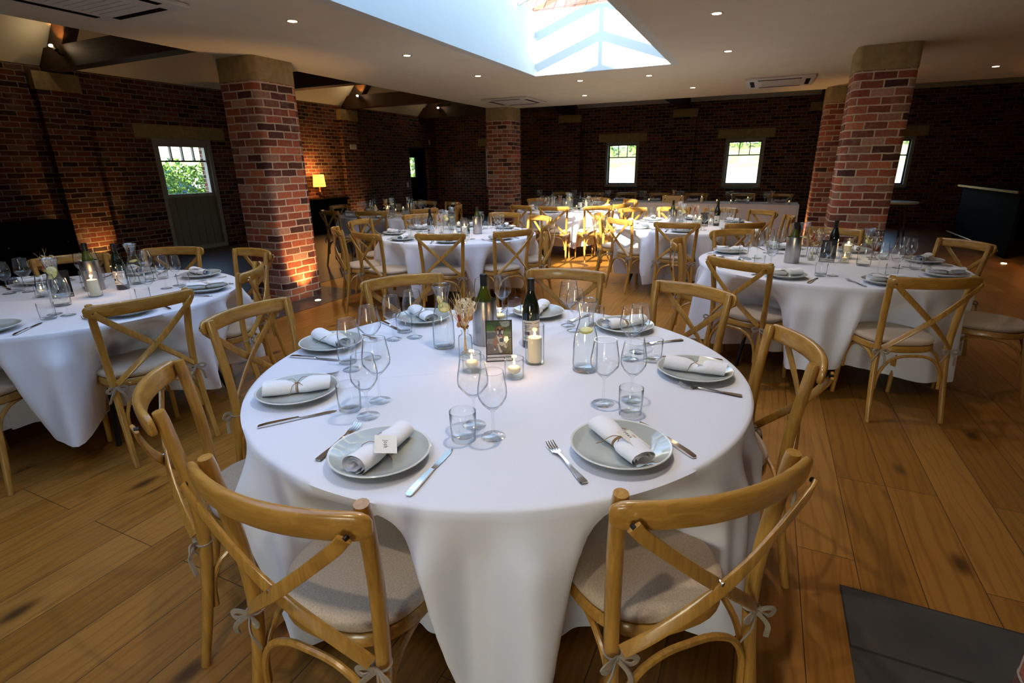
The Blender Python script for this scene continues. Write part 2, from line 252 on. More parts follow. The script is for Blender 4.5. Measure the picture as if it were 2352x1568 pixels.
# ---------------------------------------------------------------- mesh helpers
class MB:
    def __init__(s): s.v = []; s.f = []; s.m = []; s.uv = {}
    def add(s, vs, fs, mi=0):
        k = len(s.v); s.v += [tuple(v) for v in vs]
        for f in fs: s.f.append(tuple(k+i for i in f)); s.m.append(mi)
        return s
    def box(s, lo, hi, mi=0, uvm=True):
        x0, y0, z0 = lo; x1, y1, z1 = hi
        vs = [(x0,y0,z0),(x1,y0,z0),(x1,y1,z0),(x0,y1,z0),(x0,y0,z1),(x1,y0,z1),(x1,y1,z1),(x0,y1,z1)]
        return s.add(vs, [(0,3,2,1),(4,5,6,7),(0,1,5,4),(1,2,6,5),(2,3,7,6),(3,0,4,7)], mi)
    def rbox(s, lo, hi, r, mi=0, seg=3, axis='z'):
        """box with rounded edges parallel to axis and small bevel on the ends"""
        (x0, y0, z0), (x1, y1, z1) = lo, hi
        if axis == 'z': a0, a1, b0, b1, c0, c1 = x0, x1, y0, y1, z0, z1; P = lambda a, b, c: (a, b, c)
        elif axis == 'y': a0, a1, b0, b1, c0, c1 = z0, z1, x0, x1, y0, y1; P = lambda a, b, c: (b, c, a)
        else: a0, a1, b0, b1, c0, c1 = y0, y1, z0, z1, x0, x1; P = lambda a, b, c: (c, a, b)
        def loop(c, ins):
            o = []
            for cx, cy, st in ((a1-r, b1-r, 0), (a0+r, b1-r, 1), (a0+r, b0+r, 2), (a1-r, b0+r, 3)):
                for k in range(seg+1):
                    t = (st+k/seg)*PI/2; o.append(P(cx+(r-ins)*math.cos(t), cy+(r-ins)*math.sin(t), c))
            return o
        e = min(r*.4, (c1-c0)*.25)
        loops = [loop(c0, e), loop(c0+e, 0), loop(c1-e, 0), loop(c1, e)]
        return s.loft(loops, mi, True, True)
    def loft(s, loops, mi=0, cap0=False, cap1=False, closed=True):
        k = len(s.v); n = len(loops[0])
        for l in loops: s.v += [tuple(p) for p in l]
        for i in range(len(loops)-1):
            for j in range(n if closed else n-1):
                a = k+i*n+j; b = k+i*n+(j+1) % n
                s.f.append((a, b, b+n, a+n)); s.m.append(mi)
        if cap0: s.f.append(tuple(k+j for j in reversed(range(n)))); s.m.append(mi)
        if cap1: s.f.append(tuple(k+(len(loops)-1)*n+j for j in range(n))); s.m.append(mi)
        return s
    def lathe(s, prof, n=24, mi=0, c=(0, 0, 0), sx=1, sy=1, close=False):
        """prof: list of (r,z); r==0 makes a pole"""
        k = len(s.v); idx = []
        for r, z in prof:
            if r < 1e-6: idx.append([len(s.v)]*n); s.v.append((c[0], c[1], c[2]+z))
            else:
                st = len(s.v); idx.append([st+j for j in range(n)])
                for j in range(n):
                    t = 2*PI*j/n; s.v.append((c[0]+r*sx*math.cos(t), c[1]+r*sy*math.sin(t), c[2]+z))
        rows = list(zip(idx[:-1], idx[1:]))
        if close: rows.append((idx[-1], idx[0]))
        for A, B in rows:
            for j in range(n):
                q = [A[j], A[(j+1) % n], B[(j+1) % n], B[j]]
                q2 = []
                for x in q:
                    if x not in q2: q2.append(x)
                if len(q2) > 2: s.f.append(tuple(q2)); s.m.append(mi)
        return s
    def tube(s, pts, rad, n=8, mi=0, caps=True, upv=None, shape=None):
        """sweep an (elliptic or custom) section along pts; rad: float or list; shape: list of (a,b) unit section, scaled by rad"""
        pts = [Vector(p) for p in pts]; m = len(pts)
        if not hasattr(rad, '__len__'): rad = [rad]*m
        if shape is None: shape = [(math.cos(2*PI*j/n), math.sin(2*PI*j/n)) for j in range(n)]
        T = []
        for i in range(m):
            d = pts[min(i+1, m-1)]-pts[max(i-1, 0)]; T.append(d.normalized() if d.length > 1e-9 else Vector((0, 0, 1)))
        u = Vector(upv) if upv else (Vector((0, 0, 1)) if abs(T[0].z) < .9 else Vector((1, 0, 0)))
        loops = []
        for i in range(m):
            a = (u - T[i]*u.dot(T[i]))
            if a.length < 1e-6: a = Vector((1, 0, 0)).cross(T[i])
            a.normalize(); b = T[i].cross(a)
            if not upv: u = a
            loops.append([pts[i]+a*(p*rad[i])+b*(q*rad[i]) for p, q in shape])
        return s.loft(loops, mi, caps, caps)
    def band(s, rules):
        """rules: (z0, z1, rmax, material index) by face centre"""
        for i, f in enumerate(s.f):
            z = sum(s.v[k][2] for k in f)/len(f); r = max(math.hypot(s.v[k][0], s.v[k][1]) for k in f)
            for z0, z1, rm, mi in rules:
                if z0 <= z <= z1 and r <= rm: s.m[i] = mi
        return s
    def build(s, name, mats, smooth=40, uv=None):
        me = bpy.data.meshes.new(name); me.from_pydata(s.v, [], s.f)
        for m in (mats if isinstance(mats, (list, tuple)) else [mats]): me.materials.append(m)
        me.polygons.foreach_set('material_index', s.m)
        if smooth:
            me.polygons.foreach_set('use_smooth', [True]*len(s.f)); me.set_sharp_from_angle(angle=R(smooth))
        if uv:
            l = me.uv_layers.new(name='UVMap')
            for p in me.polygons:
                for li in p.loop_indices:
                    l.data[li].uv = uv(me.vertices[me.loops[li].vertex_index].co, p.normal)
        me.update(); return me
def wall_uv(co, n):
    if abs(n.z) > .7: return (co.x, co.y)
    if abs(n.x) > abs(n.y): return (co.y, co.z)
    return (co.x, co.z)
def floor_uv(co, n): return (co.y+20, co.x+20)
def ob(name, me, parent=None, loc=(0, 0, 0), rot=(0, 0, 0), label=None, cat=None, group=None, kind=None):
    o = bpy.data.objects.new(name, me); COL.objects.link(o); o.location = loc; o.rotation_euler = rot
    if parent: o.parent = parent
    if label: o['label'] = label
    if cat: o['category'] = cat
    if group: o['group'] = group
    if kind: o['kind'] = kind
    return o
def struct(name, me, label=None, cat=None, loc=(0, 0, 0), parent=None, group=None):
    return ob(name, me, parent, loc, (0, 0, 0), label, cat, group, 'structure' if parent is None else None)
# template: (name, mesh, [children], loc, rot, label); root mesh may be None (an Empty)
def place(t, loc, rz=0, label=None, cat=None, group=None, parent=None, rot=None, skip=()):
    name, me, ch = t[0], t[1], t[2]
    o = ob(name, me, parent, loc, rot if rot is not None else (0, 0, rz), label, cat, group)
    for c in ch:
        if c[0] in skip: continue
        cl = c[3] if len(c) > 3 else (0, 0, 0); cr = c[4] if len(c) > 4 else (0, 0, 0)
        place(c, cl, 0, c[5] if len(c) > 5 else None, None, None, o, cr, skip)
    return o
def bez(p0, p1, p2, n=10):
    return [tuple((1-t)**2*a+2*t*(1-t)*b+t*t*c for a, b, c in zip(p0, p1, p2)) for t in [i/n for i in range(n+1)]]
def spline(pts, n=6):
    """catmull-rom through pts"""
    P = [Vector(p) for p in pts]; P = [P[0]*2-P[1]]+P+[P[-1]*2-P[-2]]; o = []
    for i in range(1, len(P)-2):
        for k in range(n):
            t = k/n; a, b, c, d = P[i-1], P[i], P[i+1], P[i+2]
            o.append(.5*((2*b)+(c-a)*t+(2*a-5*b+4*c-d)*t*t+(3*b-a-3*c+d)*t**3))
    o.append(P[-2]); return o

# ---------------------------------------------------------------- room shell
CZ = 2.62
EX, EY = -5.2, 10.5           # edges of the flat ceiling
WX, WY = -10.1, 15.7          # left and back brick walls
BX, FY = 7.5, -2.6            # right and front walls (behind the camera)
OX0, OX1, OY0, OY1, OZ = -2.93, -1.2, -2.3, 7.05, 3.35   # rooflight opening, near end lengthened out of view to let in more skylight
b = MB(); b.box((EX, FY, CZ), (OX0-.1, EY, CZ+.12)); b.box((OX1+.1, FY, CZ), (BX, EY, CZ+.12)); b.box((OX0-.1, FY, CZ), (OX1+.1, OY0-.1, CZ+.12)); b.box((OX0-.1, OY1+.1, CZ), (OX1+.1, EY, CZ+.12))
struct('ceiling', b.build('ceiling', M['plaster'], 0), 'flat plastered ceiling with a long rooflight opening', 'ceiling')
b = MB(); b.box((OX0-.1, OY0-.1, CZ), (OX0, OY1+.1, OZ)); b.box((OX1, OY0-.1, CZ), (OX1+.1, OY1+.1, OZ)); b.box((OX0, OY0-.1, CZ), (OX1, OY0, OZ)); b.box((OX0, OY1, CZ), (OX1, OY1+.1, OZ))
struct('trim_1', b.build('rooflight_upstand', M['white'], 0), 'white painted upstand walls of the rooflight', 'rooflight')
# rooflight lantern
rl = ob('rooflight', None, label='glazed pitched rooflight with white ridge and rafters over the ceiling opening', cat='rooflight', kind='structure')
cx = (OX0+OX1)/2; RZ = OZ+.30
b = MB(); b.box((cx-.03, OY0, RZ-.05), (cx+.03, OY1, RZ+.04)); ob('ridge_beam', b.build('ridge_beam', M['white'], 0), rl)
ys = [6.52-.68*k for k in range(13)]
for y in ys:
    for sx in (-1, 1):
        b = MB(); hw = (OX1-OX0)/2
        b.tube([(cx+sx*hw, y, OZ), (cx, y, RZ)], .045, mi=0, shape=[(1, .45), (-1, .45), (-1, -.45), (1, -.45)], upv=(0, 0, 1)); ob('rafter', b.build('rafter', M['white'], 0), rl)
b = MB()
for sx in (-1, 1):
    X = cx+sx*(hw+.08); b.add([(X, OY0, OZ+.03), (X, OY1, OZ+.03), (cx, OY1, RZ+.05), (cx, OY0, RZ+.05)], [(0, 1, 2, 3)])
ob('glazing', b.build('glazing', M['pane'], 0), rl)
b = MB(); b.add([(cx-hw, OY1, OZ), (cx+hw, OY1, OZ), (cx, OY1, RZ)], [(0, 1, 2)]); ob('gable_glazing', b.build('gable_glazing', M['pane'], 0), rl)
# unseen block added to keep sun off the lengthened near end of the rooflight
slope_top = OZ+(1.4+3.2)*math.tan(SUN_EL)
struct('added_sun_block', MB().box((-14, -14, 3.6), (9, -3.2, slope_top)).build('added_sun_block', M['brick'], 0, uv=wall_uv), 'unseen block added outside behind the camera to stop the sun', 'sun block')
# floor
FMARG = [(-5.98, 3.75, -4.50, 5.15), (.43, -.2, 2.3, 1.93), (-5.9, 9.8, -4.4, 11.3), (.25, 6.6, 1.75, 8.0)]
b = MB(); b.box((WX-.6, FY-.2, -.2), (BX+.2, WY+.4, 0)); struct('floor', b.build('floor', M['floor'], 0, uv=floor_uv), 'honey coloured oak board floor', 'floor')
b = MB()
b.box((-10.1, 3.75, 0), (-4.53, 5.2, .004)); b.box((.43, 0.3, 0), (2.0, 1.93, .004))
b.box((-10.1, 5.2, 0), (-5.45, WY, .004))
struct('floor_slabs', b.build('floor_slabs', M['slate'], 0, uv=lambda co, n: (co.x-.43+9.5*2, co.y-1.93+.29*60)), 'dark slate flagstones set into the floor around the pillars', 'floor')
# brick walls with openings
def wall(name, axis, c, t, a0, a1, z0, z1, holes, label):
    """axis 'x': wall plane at x=c running along y; 'y': plane at y=c along x. t: signed thickness"""
    b = MB(); cuts = sorted({a0, a1, *[h[0] for h in holes], *[h[1] for h in holes]})
    lo, hi = min(c, c+t), max(c, c+t)
    def bb(p, q, z, w):
        if axis == 'x': b.box((lo, p, z), (hi, q, w))
        else: b.box((p, lo, z), (q, hi, w))
    for p, q in zip(cuts[:-1], cuts[1:]):
        h = [x for x in holes if x[0] <= p+1e-6 and x[1] >= q-1e-6]
        if not h: bb(p, q, z0, z1)
        else:
            if h[0][2] > z0: bb(p, q, z0, h[0][2])
            bb(p, q, h[0][3], z1)
    return struct(name, b.build(name, M['brick'], 0, uv=wall_uv), label, 'wall')
DL = (6.38, 7.55, 0, 2.07); DB = (14.2, 15.2, 0, 2.09)
wall('wall_left', 'x', WX, -.42, FY, WY+.4, 0, 3.02, [DL, DB], 'dark brick wall on the door side')
WIN = [(-8.29, -7.37, .9, 2.12), (-4.34, -3.38, .9, 2.12), (-1.12, -.16, .9, 2.12), (2.05, 3.01, .9, 2.05)]
wall('wall_back', 'y', WY, .42, WX-.42, BX+.3, 0, 3.05, WIN, 'dark brick wall behind the head table')
wall('wall_right', 'x', BX, .3, FY, WY+.4, 0, 3.6, [], 'dark brick wall beyond the bar')
wall('wall_front', 'y', FY, -.3, WX-.42, BX+.3, 0, 3.6, [(-.6, .6, 0.02, 2.3)], 'dark brick wall behind the camera')
# wall piers with stone pads
for k, (y0, y1) in enumerate([(4.77, 5.35), (8.0, 8.58), (11.2, 11.8)]):
    t = ob('wall_pier', MB().box((WX, y0, 0), (WX+.12, y1, 2.68)).build('wall_pier', M['brick'], 0, uv=wall_uv), label=['brick wall pier lit orange beside the left table', 'brick wall pier between the half-glazed door and lamp', 'brick wall pier between the lamp and the black door'][k], cat='pier', kind='structure')
    ob('stone_pad', MB().box((WX, y0-.02, 2.68), (WX+.14, y1+.02, 2.93)).build('stone_pad', M['stone'], 0), t)
for k, (x0, x1) in enumerate([(-5.71, -5.07), (-2.47, -1.89), (.75, 1.35)]):
    t = ob('wall_pier', MB().box((x0, WY-.12, 0), (x1, WY, 2.68)).build('wall_pier', M['brick'], 0, uv=wall_uv), label=['brick wall pier right behind the back pillar', 'brick wall pier between the two back windows', 'brick wall pier behind the double pillars'][k], cat='pier', kind='structure')
    ob('stone_pad', MB().box((x0-.02, WY-.14, 2.68), (x1+.02, WY, 2.88)).build('stone_pad', M['stone'], 0), t)
# aisle roofs (sloping plaster under tiles)
def slope(name, pts, th, label, mats=('plaster', 'tile'), uvf=None):
    b = MB(); n = Vector((0, 0, 1))
    lo = [Vector(p) for p in pts]; hi = [p+Vector((0, 0, th)) for p in lo]
    b.add(lo+hi, [(3, 2, 1, 0)], 0); b.add(lo+hi, [(4, 5, 6, 7), (0, 1, 5, 4), (1, 2, 6, 5), (2, 3, 7, 6), (3, 0, 4, 7)], 1)
    return struct(name, b.build(name, [M[x] for x in mats], 0, uv=lambda co, n: (co.x if abs(n.y) > abs(n.x) else co.y, co.z*1.41)), label, 'ceiling')
RX = (WX+EX)/2; RZL = 3.02+(EX-WX)/2
slope('ceiling_left_slope', [(WX-.42, FY, 2.6), (WX-.42, WY+.4, 2.6), (RX, WY+.4, RZL), (RX, FY, RZL)], .15, 'sloping plaster ceiling rising from the door wall')
slope('ceiling_left_inner_slope', [(RX, FY, RZL), (RX, WY+.4, RZL), (EX, WY+.4, 3.02), (EX, FY, 3.02)], .15, 'sloping plaster ceiling falling to the flat ceiling edge')
RYB = (WY+EY)/2; RZB = 3.05+(WY-EY)/2
slope('ceiling_back_slope', [(EX-.1, WY+.42, 2.63), (BX+.3, WY+.42, 2.63), (BX+.3, RYB, RZB), (EX-.1, RYB, RZB)], .15, 'sloping plaster ceiling rising from the back wall')
slope('ceiling_back_inner_slope', [(EX-.1, RYB, RZB), (BX+.3, RYB, RZB), (BX+.3, EY, 3.05), (EX-.1, EY, 3.05)], .15, 'sloping plaster ceiling behind the flat ceiling')
b = MB(); b.box((EX-.1, FY, CZ), (EX, EY+.1, 3.15)); b.box((EX, EY, CZ), (BX, EY+.1, 3.15)); struct('trim_2', b.build('fascia', M['plaster'], 0), 'plaster fascia at the edge of the flat ceiling', 'trim')
b = MB(); b.add([(EX-.08, EY+.1, 3.0), (EX-.08, WY, 3.0), (EX-.08, RYB, RZB+.05)], [(0, 1, 2)]); b.add([(BX, EY, 3.0), (BX, WY+.2, 3.0), (BX, RYB, RZB+.1)], [(2, 1, 0)])
b.add([(WX-.6, FY, 2.6), (EX+.5, FY, 2.8), (RX, FY, RZL+.25)], [(0, 1, 2)]); b.add([(WX-.6, WY+.39, 2.6), (EX+.5, WY+.39, 2.8), (RX, WY+.39, RZL+.25)], [(2, 1, 0)])
struct('trim_3', b.build('gable_ends', M['plaster'], 0), 'plaster gable ends closing the sloping roofs', 'trim')
# timber trusses in the left aisle
def truss(y, label):
    t = ob('roof_truss', None, label=label, cat='roof beam', loc=(0, y, 0), group='dark timber trusses over the door aisle')
    ob('tie_beam', MB().box((WX, -.11, 2.95), (EX-.1, .11, 3.24)).build('tie_beam', M['beam'], 0), t)
    for s, n in ((1, 'rafter'), (-1, 'rafter')):
        x0 = RX-s*(RX-WX-.35); z0 = 3.12
        ob(n, MB().tube([(x0, 0, z0), (RX, 0, RZL-.12)], .11, shape=[(1.3, .8), (-1.3, .8), (-1.3, -.8), (1.3, -.8)], upv=(0, 0, 1)).build('rafter', M['beam'], 0), t)
    ob('post', MB().box((RX-.1, -.09, 3.24), (RX+.1, .09, RZL-.15)).build('post', M['beam'], 0), t)
for y, l in ((5.06, 'dark timber roof truss above the left table'), (8.3, 'dark timber roof truss behind the left brick pillar'), (11.5, 'dark timber roof truss beyond the lamp'), (14.9, 'dark timber roof truss nearest the back corner')): truss(y, l)
for x in (-5.4, -2.2, 1.05):
    ob('beam', MB().box((x-.12, EY+.1, 2.88), (x+.12, WY, 3.14)).build('beam', M['beam'], 0), label='dark timber beam end over the wall pier at x side %s' % {-5.4: 'behind the back pillar', -2.2: 'between the two back windows', 1.05: 'behind the double pillars'}[x].replace('at x side ', ''), cat='roof beam', kind='structure')
# ---------------------------------------------------------------- brick pillars
def pillar(x0, y0, x1, y1, label, cap=2.385):
    r = .075; per = []
    def loop(z, g=0, seg=5):
        o = []
        for cx_, cy_, st in ((x1-r, y1-r, 0), (x0+r, y1-r, 1), (x0+r, y0+r, 2), (x1-r, y0+r, 3)):
            for k in range(seg+1):
                t = (st+k/seg)*PI/2; o.append((cx_+(r+g)*math.cos(t), cy_+(r+g)*math.sin(t), z))
        return o
    lp = loop(0); L = [0]
    for i in range(1, len(lp)+1): L.append(L[-1]+math.dist(lp[i-1], lp[i % len(lp)]))
    L = [round(L[i]/L[-1]*10)*0+L[i]*(2.25/L[-1]) for i in range(len(L))]
    me = bpy.data.meshes.new('brick_pillar'); n = len(lp)
    vs = loop(0)+loop(cap); fs = [(i, (i+1) % n, (i+1) % n+n, i+n) for i in range(n)]
    me.from_pydata(vs, [], fs); me.materials.append(M['brickc']); uv = me.uv_layers.new(name='UVMap')
    for p in me.polygons:
        i = p.index
        for li, q in zip(p.loop_indices, ((L[i], 0), (L[i+1], 0), (L[i+1], cap), (L[i], cap))): uv.data[li].uv = q
    me.polygons.foreach_set('use_smooth', [True]*len(fs)); me.set_sharp_from_angle(angle=R(40))
    o = ob('brick_pillar', me, label=label, cat='pillar', kind='structure')
    b = MB(); b.loft([loop(cap, -.004), loop(cap+.005, .004), loop(CZ, .004)], 0, False, True)
    ob('stone_cap', b.build('stone_cap', M['stone'], 40), o)
pillar(-5.49, 4.30, -4.93, 4.88, 'square brick pillar with sandstone cap beside the left table')
pillar(-5.36, 10.22, -4.80, 10.80, 'brick pillar at the far corner of the flat ceiling')
pillar(.69, 6.97, 1.24, 7.53, 'near brick pillar behind the right table, large sandstone cap')
pillar(.69, 10.28, 1.25, 10.85, 'brick pillar half hidden behind the near double pillar')
pillar(3.62, 9.75, 4.2, 10.33, 'brick pillar lit orange by the bar')
pillar(.84, 1.16, 1.40, 1.72, 'brick pillar standing on slate flags nearest the camera')
# ---------------------------------------------------------------- windows and doors
def frame_rect(b, axis, c0, c1, a0, a1, z0, z1, w):
    def bb(p, q, z, y):
        if axis == 'y': b.box((p, c0, z), (q, c1, y))
        else: b.box((c0, p, z), (c1, q, y))
    bb(a0, a0+w, z0, z1); bb(a1-w, a1, z0, z1); bb(a0+w, a1-w, z0, z0+w); bb(a0+w, a1-w, z1-w, z1)
def win_y(n, x0, x1, z0, z1, label, y=WY):
    w = struct('window_%d' % n, frame_b(y, x0, x1, z0, z1), label, 'window')
    b = MB(); frame_rect(b, 'y', y+.13, y+.17, x0+.07, x1-.07, z0+.07, z1-.07, .035)
    b.box((x0+.1, y+.13, z1-.43), (x1-.1, y+.17, z1-.40))
    for k in (1, 2):
        X = x0+.1+(x1-x0-.2)*k/3; b.box((X-.01, y+.13, z1-.40), (X+.01, y+.17, z1-.1))
    ob('glazing_bars', b.build('glazing_bars', M['alu'], 0), w)
    ob('pane', MB().box((x0+.1, y+.145, z0+.1), (x1-.1, y+.155, z1-.1)).build('pane', M['pane'], 0), w)
    ob('sill', MB().box((x0-.03, y-.05, z0-.04), (x1+.03, y+.14, z0)).build('sill', M['alu'], 0), w)
    ob('lintel', MB().box((x0-.2, y-.012, z1), (x1+.2, y+.1, z1+.22)).build('lintel', M['stone'], 0), w)
def frame_b(y, x0, x1, z0, z1):
    b = MB(); frame_rect(b, 'y', y+.05, y+.2, x0, x1, z0, z1, .07); return b.build('window_frame', M['framew'], 0)
for k, (a, c, d, e) in enumerate(WIN):
    win_y(k+1, a, c, d, e, ['small window mostly hidden behind the back pillar', 'small window with three top lights behind the far table', 'small window with three top lights above the head table', 'small window half hidden behind the double pillars'][k])
d1 = struct('door_1', (lambda b: (frame_rect(b, 'x', WX-.16, WX-.02, 6.38, 7.55, 0, 2.07, .08), b)[1])(MB()).build('door_frame', M['framew'], 0), 'half-glazed sage door in the left brick wall', 'door')
b = MB(); X0, X1 = WX-.13, WX-.07
for i in range(6):
    a = 6.46+i*(1.01/6); b.rbox((X0, a+.003, .03), (X1, a+1.01/6-.003, 1.02), .006, axis='z', seg=2)
ob('door_panel', b.build('door_panel', M['greenp'], 30), d1)
b = MB(); frame_rect(b, 'x', X0-.01, X1+.01, 6.46, 7.47, 1.02, 1.99, .06); ob('sash', b.build('sash', M['framew'], 0), d1)
b = MB(); b.box((X0, 6.52, 1.66), (X1, 7.41, 1.69))
for k in range(1, 4): b.box((X0, 6.52+.89*k/4-.012, 1.69), (X1, 6.52+.89*k/4+.012, 1.93))
ob('glazing_bars', b.build('glazing_bars', M['alu'], 0), d1)
ob('pane', MB().box((WX-.105, 6.52, 1.08), (WX-.095, 7.41, 1.93)).build('pane', M['pane'], 0), d1)
b = MB(); b.box((WX-.42, 6.1, 2.07), (WX+.02, 7.85, 2.30)); ob('lintel', b.build('lintel', M['stone'], 0), d1)
d3 = struct('added_door', (lambda b: (frame_rect(b, 'y', FY-.18, FY-.1, -.6, .6, .02, 2.3, .07), b)[1])(MB()).build('door_frame', M['framew'], 0), 'unseen glazed doors added behind the camera for fill light', 'door')  # invented glazed opening, added to light the cloth fronts facing the camera
b = MB()
b.box((-.04, FY-.18, .09), (.04, FY-.1, 2.23))
ob('mullion', b.build('mullion', M['framew'], 0), d3); ob('pane', MB().box((-.53, FY-.145, .09), (.53, FY-.135, 2.23)).build('pane', M['pane'], 0), d3)
d2 = struct('door_2', (lambda b: (frame_rect(b, 'x', WX-.3, WX-.1, 14.2, 15.2, 0, 2.09, .06), b)[1])(MB()).build('door_frame', M['blackpaint'], 0), 'black door with small glazed light in the far left corner', 'door')
b = MB(); b.box((WX-.2, 14.26, 0), (WX-.15, 15.14, 1.22)); b.box((WX-.2, 14.26, 1.8), (WX-.15, 15.14, 2.03)); b.box((WX-.2, 14.26, 1.22), (WX-.15, 14.34, 1.8)); b.box((WX-.2, 14.72, 1.22), (WX-.15, 15.14, 1.8))
ob('door_panel', b.build('door_panel', M['blackpaint'], 0), d2); ob('pane', MB().box((WX-.18, 14.34, 1.22), (WX-.17, 14.72, 1.8)).build('pane', M['pane'], 0), d2)
# ---------------------------------------------------------------- outside
struct('ground_outside', MB().box((-70, -40, -.6), (60, 90, -.25)).build('ground_outside', M['gravel'], 0), 'pale gravel yard outside the windows', 'ground')
def bank(y0, y1, z0, z1, m, ny, jit):
    b = MB(); nx = 50; L = []
    for j in range(ny+1):
        y = y0+(y1-y0)*j/ny; L.append([(-50+2*i+random.uniform(-.3, .3), y, z0+(z1-z0)*j/ny+random.uniform(-jit, jit)*(1 if 0 < j else 0)) for i in range(nx+1)])
    b.loft(L, closed=False); return b.build('bank', m, 60)
struct('yard_outside', bank(17, 27, -.25, 1.25, M['gravel'], 4, .02), 'pale gravel yard rising behind the back windows', 'ground')
struct('grass_bank_outside', bank(26.9, 34, 1.15, 2.5, M['bank'], 6, .10), 'grassy bank rising beyond the yard', 'bank')
def leaves(n, lo, hi, s, m, name, bumpy=True):
    b = MB(); rnd = random.Random(name+str(lo)); cx_, cy_ = (lo[0]+hi[0])/2, (lo[1]+hi[1])/2
    for i in range(n):
        u = [rnd.random() for _ in range(3)]
        p = Vector([lo[k]+(hi[k]-lo[k])*u[k] for k in range(3)])
        p.z = lo[2]+(p.z-lo[2])*(.95+.05*math.sin(p.x*5+p.y*7))
        e = Euler((rnd.uniform(-1.2, 1.2), rnd.uniform(-1.2, 1.2), rnd.uniform(0, 6.3))).to_matrix(); z = s*rnd.uniform(.7, 1.3)
        b.add([p+e@Vector(q)*z for q in ((-.5, 0, 0), (0, -.28, .06), (.6, 0, 0), (0, .28, .06))], [(0, 1, 2, 3)])
    return b.build(name, m, 0)
h = ob('hedge', leaves(10500, (-13.7, 7.2, -.26), (-12.8, 11.6, 1.80), .10, M['leaf'], 'hedge'), label='leafy green hedge outside the half-glazed door', cat='hedge')
for k, (x, y, w) in enumerate([(-9.5, 28, 3), (-6.0, 29, 3.4), (-2.0, 30, 3), (1.6, 29, 3.2), (6.0, 30, 3), (-13, 26, 3)]):
    ob('bush', leaves(420, (x-w/2, y+2.5, 1.9), (x+w/2, y+4.5, 4.6), .42, M['bushy'], 'bush%d' % k), label=['bush on the bank outside the hidden window', 'bush on the bank outside the left back window', 'bush on the bank between the back windows', 'bush on the bank outside the right back window', 'bush on the bank beyond the double pillars', 'bush outside the black corner door'][k], cat='bush', group='bushes on the grassy bank')
hb = ob('hedge', leaves(1500, (-14.5, 18, -.3), (-13.5, 24, 2.4), .25, M['bushy'], 'hedge_far'), label='hedge outside the black corner door', cat='hedge')
# parked blue car beyond the hedge
def car():
    t = ob('car', None, loc=(-17.6, 9.7, -.25), rot=(0, 0, 0), label='dark blue car parked beyond the hedge outside the door', cat='car')
    prof = [(-2.2, .35), (-2.2, .85), (-1.9, 1.05), (-1.35, 1.15), (-.75, 1.85), (.2, 2.02), (1.1, 1.95), (1.9, 1.35), (2.2, 1.2), (2.25, .4)]
    b = MB(); L = [[(x*s_, y, z) for y, z in prof] for x, s_ in ((-.85, 1), (-.7, 1), (.7, 1), (.85, 1))]
    L[0] = [(-.85, y*.98, z*.97) for y, z in prof]; L[3] = [(.85, y*.98, z*.97) for y, z in prof]
    b.loft(L, 0, True, True); ob('body', b.build('body', M['car'], 40), t)
    b = MB(); b.add([(.86, -1.15, 1.2), (.86, -.7, 1.72), (.86, .1, 1.86), (.86, .1, 1.2)], [(0, 3, 2, 1)]); b.add([(.86, .2, 1.2), (.86, .2, 1.86), (.86, 1.0, 1.8), (.86, 1.55, 1.3)], [(3, 2, 1, 0)])
    ob('side_window', b.build('side_window', M['carg'], 0), t)
    for y in (-1.4, 1.45):
        ob('wheel', MB().tube([(.62, y, .35), (.88, y, .35)], .34, 20).build('wheel', M['tyre'], 40), t)
car()
